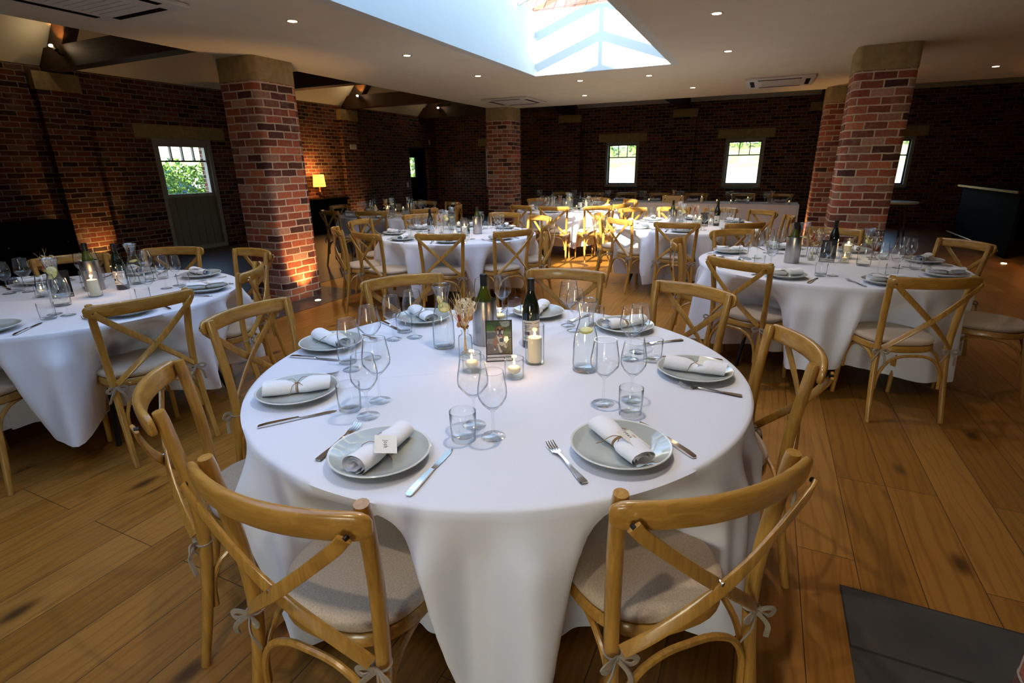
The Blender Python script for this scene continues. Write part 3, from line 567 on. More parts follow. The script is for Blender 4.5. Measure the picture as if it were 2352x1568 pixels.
# ---------------------------------------------------------------- cross-back chair
def superloop(ax, ay, z, k=2.7, n=36, cy=0.0, taper=.06):
    o = []
    for i in range(n):
        t = 2*PI*i/n; c, s = math.cos(t), math.sin(t)
        x = ax*math.copysign(abs(c)**(2/k), c); y = ay*math.copysign(abs(s)**(2/k), s)
        o.append((x*(1+taper*y/ay), y+cy, z))
    return o
FLAT = [(math.copysign(abs(math.cos(a))**.5, math.cos(a)), .34*math.copysign(abs(math.sin(a))**.5, math.sin(a))) for a in [2*PI*i/14 for i in range(14)]]
def make_chair_parts():
    P = []
    b = MB(); b.loft([superloop(.198, .200, .415), superloop(.206, .208, .422), superloop(.206, .208, .448), superloop(.200, .202, .456)], 0, True, True)
    P.append(('seat_frame', b.build('seat_frame', M['chairh']), []))
    b = MB(); b.loft([superloop(.190, .190, .457), superloop(.203, .203, .463), superloop(.207, .207, .476), superloop(.203, .203, .488), superloop(.185, .185, .496), superloop(.12, .12, .500), superloop(.03, .03, .501)], 0, True, True)
    cush = b.build('seat_cushion', M['linen'], 60)
    tb_ = MB()
    def bow(sx):
        b = MB(); o = Vector((sx*.197, -.232, .440))
        b.tube([o+Vector((.021*math.cos(t), .021*math.sin(t)+.018, .0)) for t in [2*PI*i/12 for i in range(13)]], .0035, 5, caps=False)
        rnd = random.Random(int(sx*3)+5)
        for q in ((1, 0), (-1, .35)):
            b.tube(spline([o, o+Vector((q[0]*.026, -.014, .012)), o+Vector((q[0]*.045, -.015, -.002)), o+Vector((q[0]*.028, -.014, -.013)), o], 4), .0035, 5, shape=[(1.7, .5), (-1.7, .5), (-1.7, -.5), (1.7, -.5)])
        for q in ((.035, -.085), (-.045, -.07)):
            b.tube(spline([o, o+Vector((q[0]*.6, -.022, q[1]*.35)), o+Vector((q[0], -.012, q[1]))], 4), .0038, 5, shape=[(1.7, .5), (-1.7, .5), (-1.7, -.5), (1.7, -.5)])
        b.lathe([(0, -.008), (.007, -.004), (.007, .004), (0, .008)], 8, c=o)
        return b.build('tie', M['tie'], 60)
    P.append(('seat_cushion', cush, [('tie', bow(1), []), ('tie', bow(-1), [])]))
    for s in (-1, 1):
        pts = spline([(s*.212, -.285, 0), (s*.206, -.245, .20), (s*.199, -.212, .43), (s*.205, -.212, .62), (s*.215, -.228, .78), (s*.219, -.242, .889)], 4)
        n = len(pts); rad = [.0135+.005*min(1, i/8) for i in range(n)]; rad = rad[:-1]+[rad[-1]*.86]
        P.append(('leg', MB().tube(pts, rad, 12).build('leg', M['chair']), []))
        pts = spline([(s*.172, .160, .425), (s*.176, .166, .30), (s*.184, .182, .0)], 4)
        P.append(('leg', MB().tube(pts, [.018, .018, .0175, .017, .0165, .0155, .0145, .014, .013], 12).build('leg', M['chair']), []))
    # top rail: wide curved board behind the posts
    arc = [(x, -.318+.062*(x/.25)**2*(1 if abs(x) < .25 else 1), .856+.004*(1-(x/.25)**2)) for x in [-.252, -.247, -.235]+[-.22+.44*i/16 for i in range(17)]+[.235, .247, .252]]
    rad = [.014, .024, .031]+[.034]*17+[.031, .024, .014]
    RB = [(math.copysign(abs(math.cos(a))**.6, math.cos(a)), .36*math.copysign(abs(math.sin(a))**.6, math.sin(a))) for a in [2*PI*i/16 for i in range(16)]]
    b = MB(); b.tube(arc, rad, shape=RB, upv=(0, -.13, 1))
    rail = b.build('top_rail', M['chairh'], 50)
    P.append(('top_rail', rail, [('screw_cap', MB().tube([(s*.222, -.292, .850), (s*.2225, -.304, .850)], .0062, 10).build('screw_cap', M['black']), []) for s in (-1, 1)]))
    # crossing bentwood slats
    for s, off in ((-1, 0), (1, -.011)):
        pts = spline([(s*.224, -.300+off*.2, .853), (s*.19, -.302+off*.5, .815), (s*.06, -.304+off, .695), (-s*.04, -.289+off, .605), (-s*.135, -.258+off*.6, .515), (-s*.186, -.236, .462)], 4)
        P.append(('cross_slat', MB().tube(pts, .0155, shape=FLAT, upv=(s*.5, 0, 1)).build('cross_slat', M['chair'], 50), []))
    b = MB(); b.tube([(0, -.300, .655), (0, -.313, .655)], .005, 8); P.append(('screw', b.build('screw', M['ring']), []))
    # bentwood braces under the seat
    def hoop(p0, p1, h0=.20, h1=.408):
        p0 = Vector(p0); p1 = Vector(p1); k = []
        for t, z in ((0, h0), (.02, h0+.09), (.12, h0+.165), (.3, h1-.006), (.5, h1), (.7, h1-.006), (.88, h0+.165), (.98, h0+.09), (1, h0)):
            q = p0.lerp(p1, t); k.append((q.x, q.y, z))
        return MB().tube(spline(k, 3), .0095, 8).build('brace', M['chair'])
    for s in (-1, 1): P.append(('brace', hoop((s*.194, -.222, 0), (s*.166, .150, 0)), []))
    P.append(('brace', hoop((-.184, -.232, 0), (.184, -.232, 0)), [])); P.append(('brace', hoop((-.160, .164, 0), (.160, .164, 0)), []))
    return P
CHAIR = ('dining_chair', None, make_chair_parts())
# ---------------------------------------------------------------- round tables with cloths
def cloth_mesh(name, Rt, chairs, seed, n=300, hem=.17, rows=26, deep=1.0):
    rnd = random.Random(seed); ph = [rnd.uniform(0, 6.28) for _ in range(6)]
    def fold(t):
        f = .32*math.sin(11*t+ph[0]+.5*math.sin(2*t+ph[3]))+.55*math.sin(19*t+ph[1]+.6*math.sin(3*t+ph[4]))+.42*math.sin(31*t+ph[2]+.8*math.sin(4*t+ph[5]))
        return f
    def near(t, tt=0):
        p = 0; d = 0
        for a, dist in chairs:
            x = abs((t-a+PI) % (2*PI)-PI)
            hw = math.atan2(.225, max(.5, dist)); w = 1-min(1, max(0, (x-hw*(.22+.55*tt))/(hw*.62))); w = w*w*(3-2*w)
            if w > p: p = w; d = (Rt+.015-(dist-.225))*.85
        return p, max(0, d)
    loops = []
    for r in (.0, .25, .5, .75, .93, .975, .992): loops.append([(Rt*r*math.cos(2*PI*i/n), Rt*r*math.sin(2*PI*i/n), .752+(.0007*math.sin(3*2*PI*i/n+r*9) if r < .95 else 0)) for i in range(n)])
    loops.append([((Rt+.004)*math.cos(2*PI*i/n), (Rt+.004)*math.sin(2*PI*i/n), .747) for i in range(n)])
    for j in range(1, rows+1):
        t_ = j/rows; row = []
        for i in range(n):
            th = 2*PI*i/n; f = fold(th); p, d = near(th, t_)
            zb = hem+.035*math.sin(2*th+ph[5])+.02*math.sin(5*th+ph[1])
            z = .742-(.742-zb)*t_; drop = .742-z
            amp = min(1, drop/.14)**1.4*(.042+.050*t_)
            r = Rt+.002+.012*t_+amp*.85*(max(-1.0, f)+.40)
            if p > 0:
                k = min(1, max(0, drop/.235)); k = k*k*(3-2*k); r2 = Rt+.004-d*deep*k+amp*.25*f
                r = r*(1-p)+r2*p
            row.append((r*math.cos(th), r*math.sin(th), z))
        loops.append(row)
    b = MB(); b.loft(loops[1:], 0, False, False)
    k = len(b.v); b.v.append((0, 0, .752))
    for i in range(n): b.f.append((k, i, (i+1) % n)); b.m.append(0)
    return b.build(name, M['cloth'], 75)
def table_parts():
    top = MB(); top.lathe([(0, .715), (.885, .715), (.893, .720), (.893, .738), (.885, .743), (0, .743)], 48)
    P = [('table_top', top.build('table_top', M['crate'], 40), [])]
    for s in (-1, 1):
        for q in (-1, 1):
            b = MB(); b.tube([(s*.50, q*.30, .71), (s*.52, q*.32, .40), (s*.60, q*.42, .0)], .014, 8); P.append(('leg', b.build('leg', M['black']), []))
    return P
TABLE = ('folding_table', None, table_parts())
TN = {'F': 'the front table', 'L': 'the door-side table', 'B': 'the table before the double pillars', 'M': 'the table past the left pillar', 'N': 'the half sunlit table', 'P': 'the farthest round table', 'O': 'the dim lamp-side table'}
TC = {'F': (-.871, 1.728), 'M': (-3.24, 5.42), 'B': (.474, 4.72), 'L': (-3.87, 1.77), 'N': (-.85, 7.18), 'P': (-3.2, 9.25), 'O': (-5.75, 7.5)}
CH = {  # measured middles of the back rails
 'F': [(-.85, .62), (-.01, 1.02), (.17, 2.04), (-.28, 2.84), (-1.05, 3.02), (-1.88, 2.49), (-2.13, 1.62), (-1.59, .87)],
 'M': [(-2.83, 4.39), (-2.26, 4.88), (-3.60, 4.20), (-4.16, 4.42), (-4.56, 5.25), (-4.30, 6.17), (-3.24, 6.72), (-2.17, 5.62), (-2.60, 6.42)],
 'B': [(-.11, 3.81), (.92, 3.59), (1.50, 5.34), (.66, 5.98), (-.25, 5.57), (-.62, 4.66), (1.70, 4.30)],
 'L': [(-2.84, 1.57), (-3.04, 2.40), (-3.70, 2.96), (-4.45, 2.79), (-4.82, 2.22), (-3.375, .86)],
 'N': [(-.85, 6.12), (-1.56, 6.38), (-.15, 6.30), (-.56, 8.35), (0.0, 8.06), (.30, 7.30), (-1.22, 8.37), (-1.77, 8.05), (-1.98, 6.96)],
 'P': [(-2.13, 8.89), (-2.98, 10.45), (-2.25, 10.05), (-2.38, 8.33), (-3.02, 8.02), (-3.66, 8.16), (-4.1, 10.0)],
 'O': [(-4.80, 7.05), (-5.35, 6.43), (-6.1, 6.35), (-6.82, 7.34), (-5.9, 8.7), (-5.20, 8.58), (-4.75, 8.0)],
}
DIRN = ['bar', 'bar and head-table', 'head-table', 'lamp-corner', 'door-wall', 'camera and door', 'camera', 'camera and bar']
def dirname(a):
    return DIRN[int(round(math.degrees(a)/45)) % 8]
FLAB = ['honey wooden cross-back chair tucked in at the Josh place card', 'honey wooden cross-back chair between front table and slate floor slabs, back to camera', 'wooden cross-back chair on the right of the front table, facing the water carafe', 'grain-marked wooden cross-back chair between the front table and the half sunlit table', 'wooden cross-back chair directly behind the red wine bottle', 'wooden cross-back chair behind the wine glasses and left carafe', 'wooden cross-back chair between the front table and the left brick pillar', 'wooden cross-back chair with curled rail between the front and left tables']
used = {}
for k, mids in CH.items():
    c = TC[k]; cl = []; seen = {}
    for i, m in enumerate(mids):
        d = Vector((c[0]-m[0], c[1]-m[1])); dist = d.length; a = math.atan2(-d.y, -d.x); d.normalize()
        if k == 'F' and i == 1: d = Vector((-.70, .714)).normalized()
        if k == 'F' and i == 6: d = Vector((.999, .05)).normalized()
        o = Vector(m)+d*.268; rz = math.atan2(d.y, d.x)-PI/2
        nm = dirname(a); seen[nm] = seen.get(nm, 0)+1
        if k == 'F': lab = FLAB[i]
        else: lab = '%s chair on the %s side of %s' % ('wooden cross-back' if seen[nm] == 1 else 'second wooden', nm, TN[k])
        place(CHAIR, (o.x, o.y, 0), rz, lab, 'chair', 'cross-back chairs around '+TN[k])
        cl.append((a, dist-.268))
    big = k in 'FLB'
    me = cloth_mesh('tablecloth', .915 if k != 'F' else .918, cl, hash(k) % 1000 if False else ord(k), 400 if k == 'F' else (280 if big else 200), {'F': .09, 'L': .17, 'B': .15}.get(k, .17), 30 if big else 18)
    ob('tablecloth', me, None, (c[0], c[1], 0), (0, 0, 0), {'F': 'white cloth draped over the large round front table', 'L': 'white cloth on the table cut by the left edge, near the door', 'B': 'white cloth on the round table before the double pillars', 'M': 'white cloth on the table past the left pillar', 'N': 'white cloth partly struck by sunlight before the head table', 'P': 'white cloth of the farthest round table, corner in sunlight', 'O': 'white cloth of the dim table by the glowing lamp'}[k], 'tablecloth', 'white round tablecloths')
    place(TABLE, (c[0], c[1], 0), R({'N': 60, 'F': 20}.get(k, 10)), 'round folding table with black legs under the cloth of '+TN[k].replace('the ', '', 1), 'table', 'round folding tables')
# ---------------------------------------------------------------- tableware
ZT = .7535
def gprof(out, th):
    """closed lathe profile from an outer profile and a wall thickness"""
    return out
plate_me = MB().lathe([(0, .004), (.062, .004), (.066, 0), (.074, 0), (.078, .006), (.115, .013), (.132, .0225), (.1365, .0255), (.1375, .0275), (.136, .0290), (.131, .0275), (.112, .0185), (.085, .0115), (.06, .0100), (0, .0100)], 56).band([(.0262, 1, 1, 1)]).build('dinner_plate', [M['plate'], M['platerim']], 50)
PLATE = ('dinner_plate', plate_me, [])
def wine(h=.212, rb=.0415, rr=.0315, n=32):
    s = h/.212; z0 = .092*s
    out = [(0, .0), (.035, 0), (.0362, .0012), (.034, .0026), (.018, .0052), (.0065, .0105), (.0042, .02), (.0036, .05), (.0042, z0-.012), (.0075, z0-.003), (.018, z0+.005), (.031, z0+.019), (rb-.0015, z0+.038), (rb, z0+.052), (rb-.001, z0+.068), (rb-.0055, z0+.095), (rr+.0003, h-.0012), (rr+.0002, h), (rr-.0014, h), (rr-.0016, h-.0012), (rb-.0068, z0+.094), (rb-.0022, z0+.068), (rb-.0012, z0+.052), (rb-.003, z0+.039), (.029, z0+.021), (.016, z0+.008), (0, z0+.004)]
    return MB().lathe(out, n).band([(h-.0016, h+1, 1, 1), (.0, .0028, 1, 2), (.0028, z0+.004, .02, 2)]).build('wine_glass', [M['glass'], M['rim'], M['foot']], 60)
wineA = ('wine_glass', wine(.222, .0465, .0365), []); wineB = ('wine_glass', wine(.205, .0425, .0335), [])
wineA_lo = ('wine_glass', wine(.222, .0465, .0365, 16), []); wineB_lo = ('wine_glass', wine(.205, .040, .031, 16), [])
def tumbler(n=32):
    return MB().lathe([(0, 0), (.033, 0), (.0355, .003), (.0375, .05), (.0385, .089), (.0378, .0897), (.0370, .089), (.0360, .05), (.0345, .016), (.031, .0125), (0, .0120)], n).band([(.0885, 1, 1, 1), (0, .0135, 1, 2)]).build('tumbler', [M['glass'], M['rim'], M['foot']], 50)
TUM = ('tumbler', tumbler(), []); TUM_lo = ('tumbler', tumbler(14), [])
def fork():
    b = MB()
    st = [(-.100, .0085, .0022), (-.095, .0105, .0026), (-.07, .0095, .003), (-.03, .0055, .0035), (.02, .0035, .007), (.045, .0045, .006), (.056, .0105, .0035), (.066, .0122, .003)]
    L = []
    for x, w, z in st: L.append([(x, -w, z), (x, w, z), (x, w*.9, z+.0018), (x, -w*.9, z+.0018)])
    b.loft(L, 0, True, True)
    for k in range(4):
        y = (-1.5+k)*.0073
        L = []
        for x, z in ((.058, .003), (.075, .0030), (.093, .006), (.108, .0115)):
            w = .0019 if x < .1 else .0011; L.append([(x, y-w, z), (x, y+w, z), (x, y+w, z+.0015), (x, y-w, z+.0015)])
        b.loft(L, 0, True, True)
    return b.build('fork', M['steel'], 50)
def knife():
    b = MB(); L = []
    for x, w, h in [(-.118, .005, .003), (-.114, .0082, .0055), (-.09, .0088, .0075), (-.03, .0072, .0075), (.0, .0060, .007), (.004, .0045, .004), (.012, .0065, .0022), (.05, .0088, .0018), (.09, .0090, .0016), (.108, .006, .0014), (.117, .0015, .0012)]:
        L.append([(x, -w, .001), (x, w, .001), (x, w, h), (x, -w, h)])
    b.loft(L, 0, True, True); return b.build('knife', M['steel'], 35)
FORK = ('fork', fork(), []); KNIFE = ('knife', knife(), [])
def napkin(seed, detail=True):
    rnd = random.Random(seed); b = MB(); nL = 22; nS = 64 if detail else 30; turns = 2.9 if detail else 1.6; L = []
    ph = rnd.uniform(0, 6)
    for i in range(nL+1):
        x = -.108+.216*i/nL; u = x/.108
        pinch = 1-.34*math.exp(-(u*4.2)**2)+.05*math.sin(u*5+ph)
        l = []
        for j in range(nS+1):
            t = j/nS; a = t*turns*2*PI-1.2; r = (.007+.0245*t**.8)*pinch*(1+.05*math.sin(a*2+u*3+ph))
            l.append((x+.004*math.sin(a), r*1.28*math.cos(a), (.0262*pinch)+r*.82*math.sin(a)))
        L.append(l)
    b.loft(L, 0, closed=False); return b.build('rolled_napkin', M['napkin'], 80)
def twine():
    b = MB()
    for dx in (-.003, .0008, .003): b.tube([(dx, .0262*math.cos(t), .0165+.0165*math.sin(t)) for t in [2*PI*i/18 for i in range(19)]], .0011, 5, caps=False)
    o = Vector((0, 0, .034))
    b.tube(spline([o, o+Vector((.02, .018, .012)), o+Vector((.045, .02, .006)), o+Vector((.04, -.004, .0)), o], 5), .0010, 5)
    b.tube(spline([o, o+Vector((-.012, .02, .008)), o+Vector((-.03, .034, .002)), o+Vector((-.036, .012, .003)), o], 5), .0010, 5)
    b.tube(spline([o, o+Vector((-.012, -.02, .0)), o+Vector((-.02, -.048, -.016)), o+Vector((-.028, -.06, -.022))], 4), .0011, 5)
    b.tube(spline([o, o+Vector((.015, -.018, .0)), o+Vector((.03, -.035, -.014))], 4), .0011, 5)
    return b.build('twine_bow', M['twine'], 60)
TW = twine()
CARD = MB().rbox((-.040, -.029, 0), (.040, .029, .0006), .0015).build('name_card', M['card'], 0)
def text_mesh(s, size):
    cu = bpy.data.curves.new('lettering', 'FONT'); cu.body = s; cu.size = size; cu.align_x = 'CENTER'; cu.align_y = 'CENTER'; cu.extrude = .0001; cu.space_character = 1.25
    cu.materials.append(M['ink']); o = bpy.data.objects.new('lettering', cu); me = bpy.data.meshes.new_from_object(o); bpy.data.objects.remove(o); return me
napA = napkin(1); napB = napkin(2); napLo = napkin(3, False)
def NAP(me, text=None, card=True, cloc=(.052, .0, .040), crot=(.12, .16, 0)):
    ch = [('twine_bow', TW, [], (0, 0, 0), (0, 0, 0))]
    if card:
        cc = [('lettering', text_mesh(text, .0165), [], (0, 0, .0008), (0, 0, 0))] if text else []
        ch.append(('name_card', CARD, cc, cloc, crot))
    return ('rolled_napkin', me, ch)
# a generic setting in table polar coordinates: a = direction of the seat from the centre
def pol(c, a, r, t): return (c[0]+r*math.cos(a)-t*math.sin(a), c[1]+r*math.sin(a)+t*math.cos(a))
FN = ['at the Josh place', 'at the place nearest the slate slabs', 'at the place facing the right carafe', 'at the place behind the right carafe', 'behind the red wine bottle', 'behind the left carafe', 'at the place facing the left brick pillar', 'at the place facing the door-side table']
nm_of = lambda k, a: 'at the %s side of %s' % (dirname(a), TN[k])
# front table, measured one by one
F = TC['F']
fp = [(-.859, .977, 91), (-.276, 1.274, -43), (-.160, 1.935, 0), (-.535, 2.405, 53), (-1.010, 2.475, -85), (-1.520, 2.160, -32), (-1.665, 1.655, -17), (-1.392, 1.200, 43)]
texts = ['Josh', 'Matthew', None, None, 'J', None, 'Luca', None]
pcol = ['pale grey-green dinner plate']*8
for i, (x, y, na) in enumerate(fp):
    place(PLATE, (x, y, ZT), 0, 'pale grey dinner plate '+FN[i], 'plate', 'dinner plates on the front table')
    card = i in (0, 1, 2, 4, 6)
    cl = {0: ((-.018, -.036, .049), (-.16, .12, R(-144))), 1: ((.045, .008, .046), (-.25, .20, R(12)))}.get(i, ((.05, 0, .042), (.2, .15, 0)))
    place(NAP(napA if i % 2 == 0 else napB, texts[i], card, *cl), (x, y, ZT+.0112), R(na), 'white rolled napkin tied with twine '+('and card ' if card else '')+FN[i], 'napkin', 'rolled napkins on the front table')
wg = [(-.633, 1.207, 1, 0), (-.718, 1.247, 0, 0), (-.402, 1.552, 0, 1), (-.323, 1.616, 1, 1), (-.416, 1.997, 0, 2), (-.405, 2.098, 1, 2), (-.801, 2.352, 0, 3), (-.745, 2.28, 1, 3), (-1.165, 2.365, 0, 4), (-1.265, 2.33, 1, 4), (-1.465, 1.837, 1, 5), (-1.395, 1.901, 0, 5), (-1.382, 1.463, 1, 6), (-1.393, 1.599, 0, 6), (-1.097, 1.274, 0, 7), (-1.057, 1.165, 1, 7)]
for x, y, sm, i in wg:
    place(wineB if sm else wineA, (x, y, ZT), random.random(), ('smaller' if sm else 'larger')+' empty wine glass '+FN[i], 'wine glass', 'wine glasses on the front table')
for i, (x, y) in enumerate([(-.706, 1.161), (-.304, 1.514), (-.331, 2.022), (-.68, 2.42), (-1.125, 2.42), (-1.49, 1.955), (-1.457, 1.522), (-1.146, 1.183)]):
    place(TUM, (x, y, ZT), 0, 'clear short tumbler '+FN[i], 'tumbler', 'tumblers on the front table')
def cut(T, tip, end, lab, cat, grp):
    d = Vector((tip[0]-end[0], tip[1]-end[1])); m = ((tip[0]+end[0])/2, (tip[1]+end[1])/2)
    place(T, (m[0], m[1], ZT), math.atan2(d.y, d.x), lab, cat, grp)
for T, tip, end, i in [(KNIFE, (-.707, 1.094), (-.688, .868), 0), (FORK, (-1.041, 1.103), (-1.004, .885), 0), (FORK, (-.474, 1.235), (-.304, 1.072), 1), (KNIFE, (-.262, 1.467), (-.087, 1.319), 1), (FORK, (-.182, 1.80), (.006, 1.79), 2), (KNIFE, (-.296, 2.085), (-.081, 2.123), 2),
        (FORK, (-.398, 2.20), (-.26, 2.33), 3), (KNIFE, (-.71, 2.36), (-.62, 2.56), 3), (FORK, (-.82, 2.39), (-.76, 2.58), 4), (KNIFE, (-1.20, 2.36), (-1.25, 2.58), 4), (FORK, (-1.30, 2.24), (-1.42, 2.40), 5), (KNIFE, (-1.52, 1.96), (-1.72, 2.06), 5),
        (KNIFE, (-1.506, 1.523), (-1.72, 1.479), 6), (FORK, (-1.53, 1.80), (-1.72, 1.84), 6), (KNIFE, (-1.183, 1.149), (-1.313, .975), 7), (FORK, (-1.400, 1.395), (-1.56, 1.285), 7)]:
    n = 'knife' if T is KNIFE else 'fork'; cut(T, tip, end, 'steel dinner %s lying ' % n+FN[i], n, n+'s on the front table' if n == 'fork' else 'knives on the front table')
# ---- centre pieces
def carafe(lem):
    g = MB().lathe([(0, 0), (.043, 0), (.0465, .004), (.0475, .03), (.0465, .10), (.044, .135), (.036, .165), (.0285, .188), (.0265, .206), (.0275, .225), (.033, .250), (.0405, .272), (.0415, .2765), (.0400, .278), (.0385, .2755), (.0315, .252), (.0258, .226), (.0248, .206), (.0268, .188), (.0342, .165), (.0422, .135), (.0447, .10), (.0455, .03), (.0445, .012), (.040, .009), (0, .008)], 36).band([(.268, 1, 1, 1), (.206, .268, 1, 2), (0, .0125, 1, 2)]).build('carafe', [M['carafe'], M['rim'], M['foot']], 60)
    top = lem
    prof = [(0, .0095), (.039, .0095), (.0437, .0125), (.0447, .03), (.0439, .10), (.0414, .135), (.0334, .165), (.0258, .190), (.0241, .205)]
    prof = [p for p in prof if p[1] < top]+[(prof[min(range(len(prof)), key=lambda i: abs(prof[i][1]-top))][0], top), (0, top)]
    w = MB().lathe(prof, 32).build('water', M['water'], 60)
    b = MB(); b.lathe([(0, 0), (.024, 0), (.026, .001), (.026, .004), (.024, .005), (0, .005)], 20, mi=0)
    b.m = [1 if i < 20 or i >= len(b.f)-20 else 0 for i in range(len(b.f))]
    l = b.build('lemon_slice', [M['lemon'], M['lemonf']], 40)
    return g, w, l
gA, wA, lem = carafe(.20); gB, wB, _ = carafe(.235)
CARAFE_L = ('carafe', gA, [('water', wA, []), ('lemon_slice', lem, [], (.006, -.006, .178), (R(40), R(15), 0)), ('lemon_slice', lem, [], (-.010, 0, .205), (R(10), R(68), 0))])
CARAFE_R = ('carafe', gA, [('water', wB, []), ('lemon_slice', lem, [], (0, 0, .156), (R(12), R(5), 0))])
def bottle(m, lab):
    o = MB().lathe([(0, .008), (.025, .002), (.034, 0), (.0375, .005), (.0375, .15), (.0355, .178), (.0275, .208), (.0185, .232), (.0155, .248), (.0148, .262), (.0148, .262)], 32).build('wine_bottle', m, 60)
    ch = [('capsule', MB().lathe([(.0149, .236), (.0155, .238), (.0155, .287), (.0160, .288), (.0160, .297), (.0145, .300), (0, .300)], 24).build('capsule', M['capsule'], 50), [])]
    if lab:
        b = MB(); L = [[(.0379*math.cos(a), .0379*math.sin(a), z) for a in [R(-75)+R(150)*i/16 for i in range(17)]] for z in (.035, .125)]
        b.loft(L, closed=False); lab_me = b.build('label', M['label'], 60)
        b = MB()
        for z, a0, a1, hh in ((.112, -60, 0, .003), (.103, -55, -10, .002), (.096, -55, -20, .002), (.088, -55, -5, .002), (.062, -50, -15, .014), (.045, -58, 5, .003), (.112, 15, 60, .003), (.09, 20, 55, .002)):
            seg = [R(a0)+R(a1-a0)*i/6 for i in range(7)]
            b.loft([[(.0381*math.cos(a), .0381*math.sin(a), z+q) for a in seg] for q in (0, hh)], closed=False)
        ch.append(('label', lab_me, [('print', b.build('print', M['ink'], 0), [])]))
    return ('wine_bottle', o, ch)
RED = bottle(M['bottle'], True); WHITE = bottle(M['bottleg'], False)
COOL = ('wine_cooler', MB().lathe([(0, 0), (.052, 0), (.0545, .003), (.0545, .196), (.0535, .199), (.0520, .196), (.0515, .008), (0, .008)], 40).build('wine_cooler', M['brushed'], 50), [])
def flame_me(s=1): return MB().lathe([(0, 0), (.0035*s, .003*s), (.0052*s, .009*s), (.0042*s, .016*s), (.0018*s, .024*s), (0, .031*s)], 12).build('flame', M['flame'], 60)
FL = flame_me(.8)
WICK = MB().tube([(0, 0, 0), (.0006, 0, .004), (.0002, 0, .009)], .0007, 5).build('wick', M['ink'])
CYL = ('candle_cylinder', MB().lathe([(0, 0), (.036, 0), (.0375, .002), (.0375, .158), (.0368, .159), (.0360, .158), (.0358, .005), (0, .0045)], 36).band([(.1578, 1, 1, 1), (0, .006, 1, 2)]).build('candle_cylinder', [M['glass'], M['rim'], M['foot']], 50), [])
PILLAR = ('pillar_candle', MB().lathe([(0, 0), (.0275, 0), (.0285, .003), (.0285, .096), (.026, .1015), (.020, .1010), (.012, .0985), (0, .098)], 28).build('pillar_candle', M['wax'], 50), [('wick', WICK, [], (0, 0, .098)), ('flame', FL, [], (0, 0, .1045))])
JAR = ('tealight_glass', MB().lathe([(0, 0), (.034, 0), (.0365, .003), (.037, .06), (.0362, .070), (.037, .0735), (.0362, .0755), (.0345, .0735), (.0338, .06), (.033, .010), (0, .0090)], 28).band([(.071, 1, 1, 1), (0, .011, 1, 2)]).build('tealight_glass', [M['carafe'], M['rim'], M['foot']], 50), [])
BALL = ('floating_candle', MB().lathe([(0, 0), (.012, .001), (.0225, .009), (.0255, .017), (.022, .026), (.012, .029), (0, .028)], 24).build('floating_candle', M['wax'], 60), [('wick', WICK, [], (0, 0, .028)), ('flame', FL, [], (0, 0, .034))])
TALLG = ('floating_candle_glass', MB().lathe([(0, 0), (.033, 0), (.0345, .002), (.0345, .118), (.0338, .119), (.0332, .118), (.0330, .008), (0, .007)], 32).band([(.1178, 1, 1, 1)]).build('floating_candle_glass', [M['carafe'], M['rim']], 50), [('water', MB().lathe([(0, .0085), (.0322, .0085), (.0322, .082), (0, .082)], 24).build('water', M['water'], 50), [])])
VASE = ('bud_vase', MB().lathe([(0, 0), (.026, 0), (.0285, .003), (.0285, .078), (.026, .088), (.014, .096), (.013, .104), (.0165, .112), (.0155, .113), (.0115, .104), (.0125, .096), (.0245, .087), (.0268, .078), (.0268, .010), (0, .009)], 28).build('bud_vase', M['carafe'], 50), [])
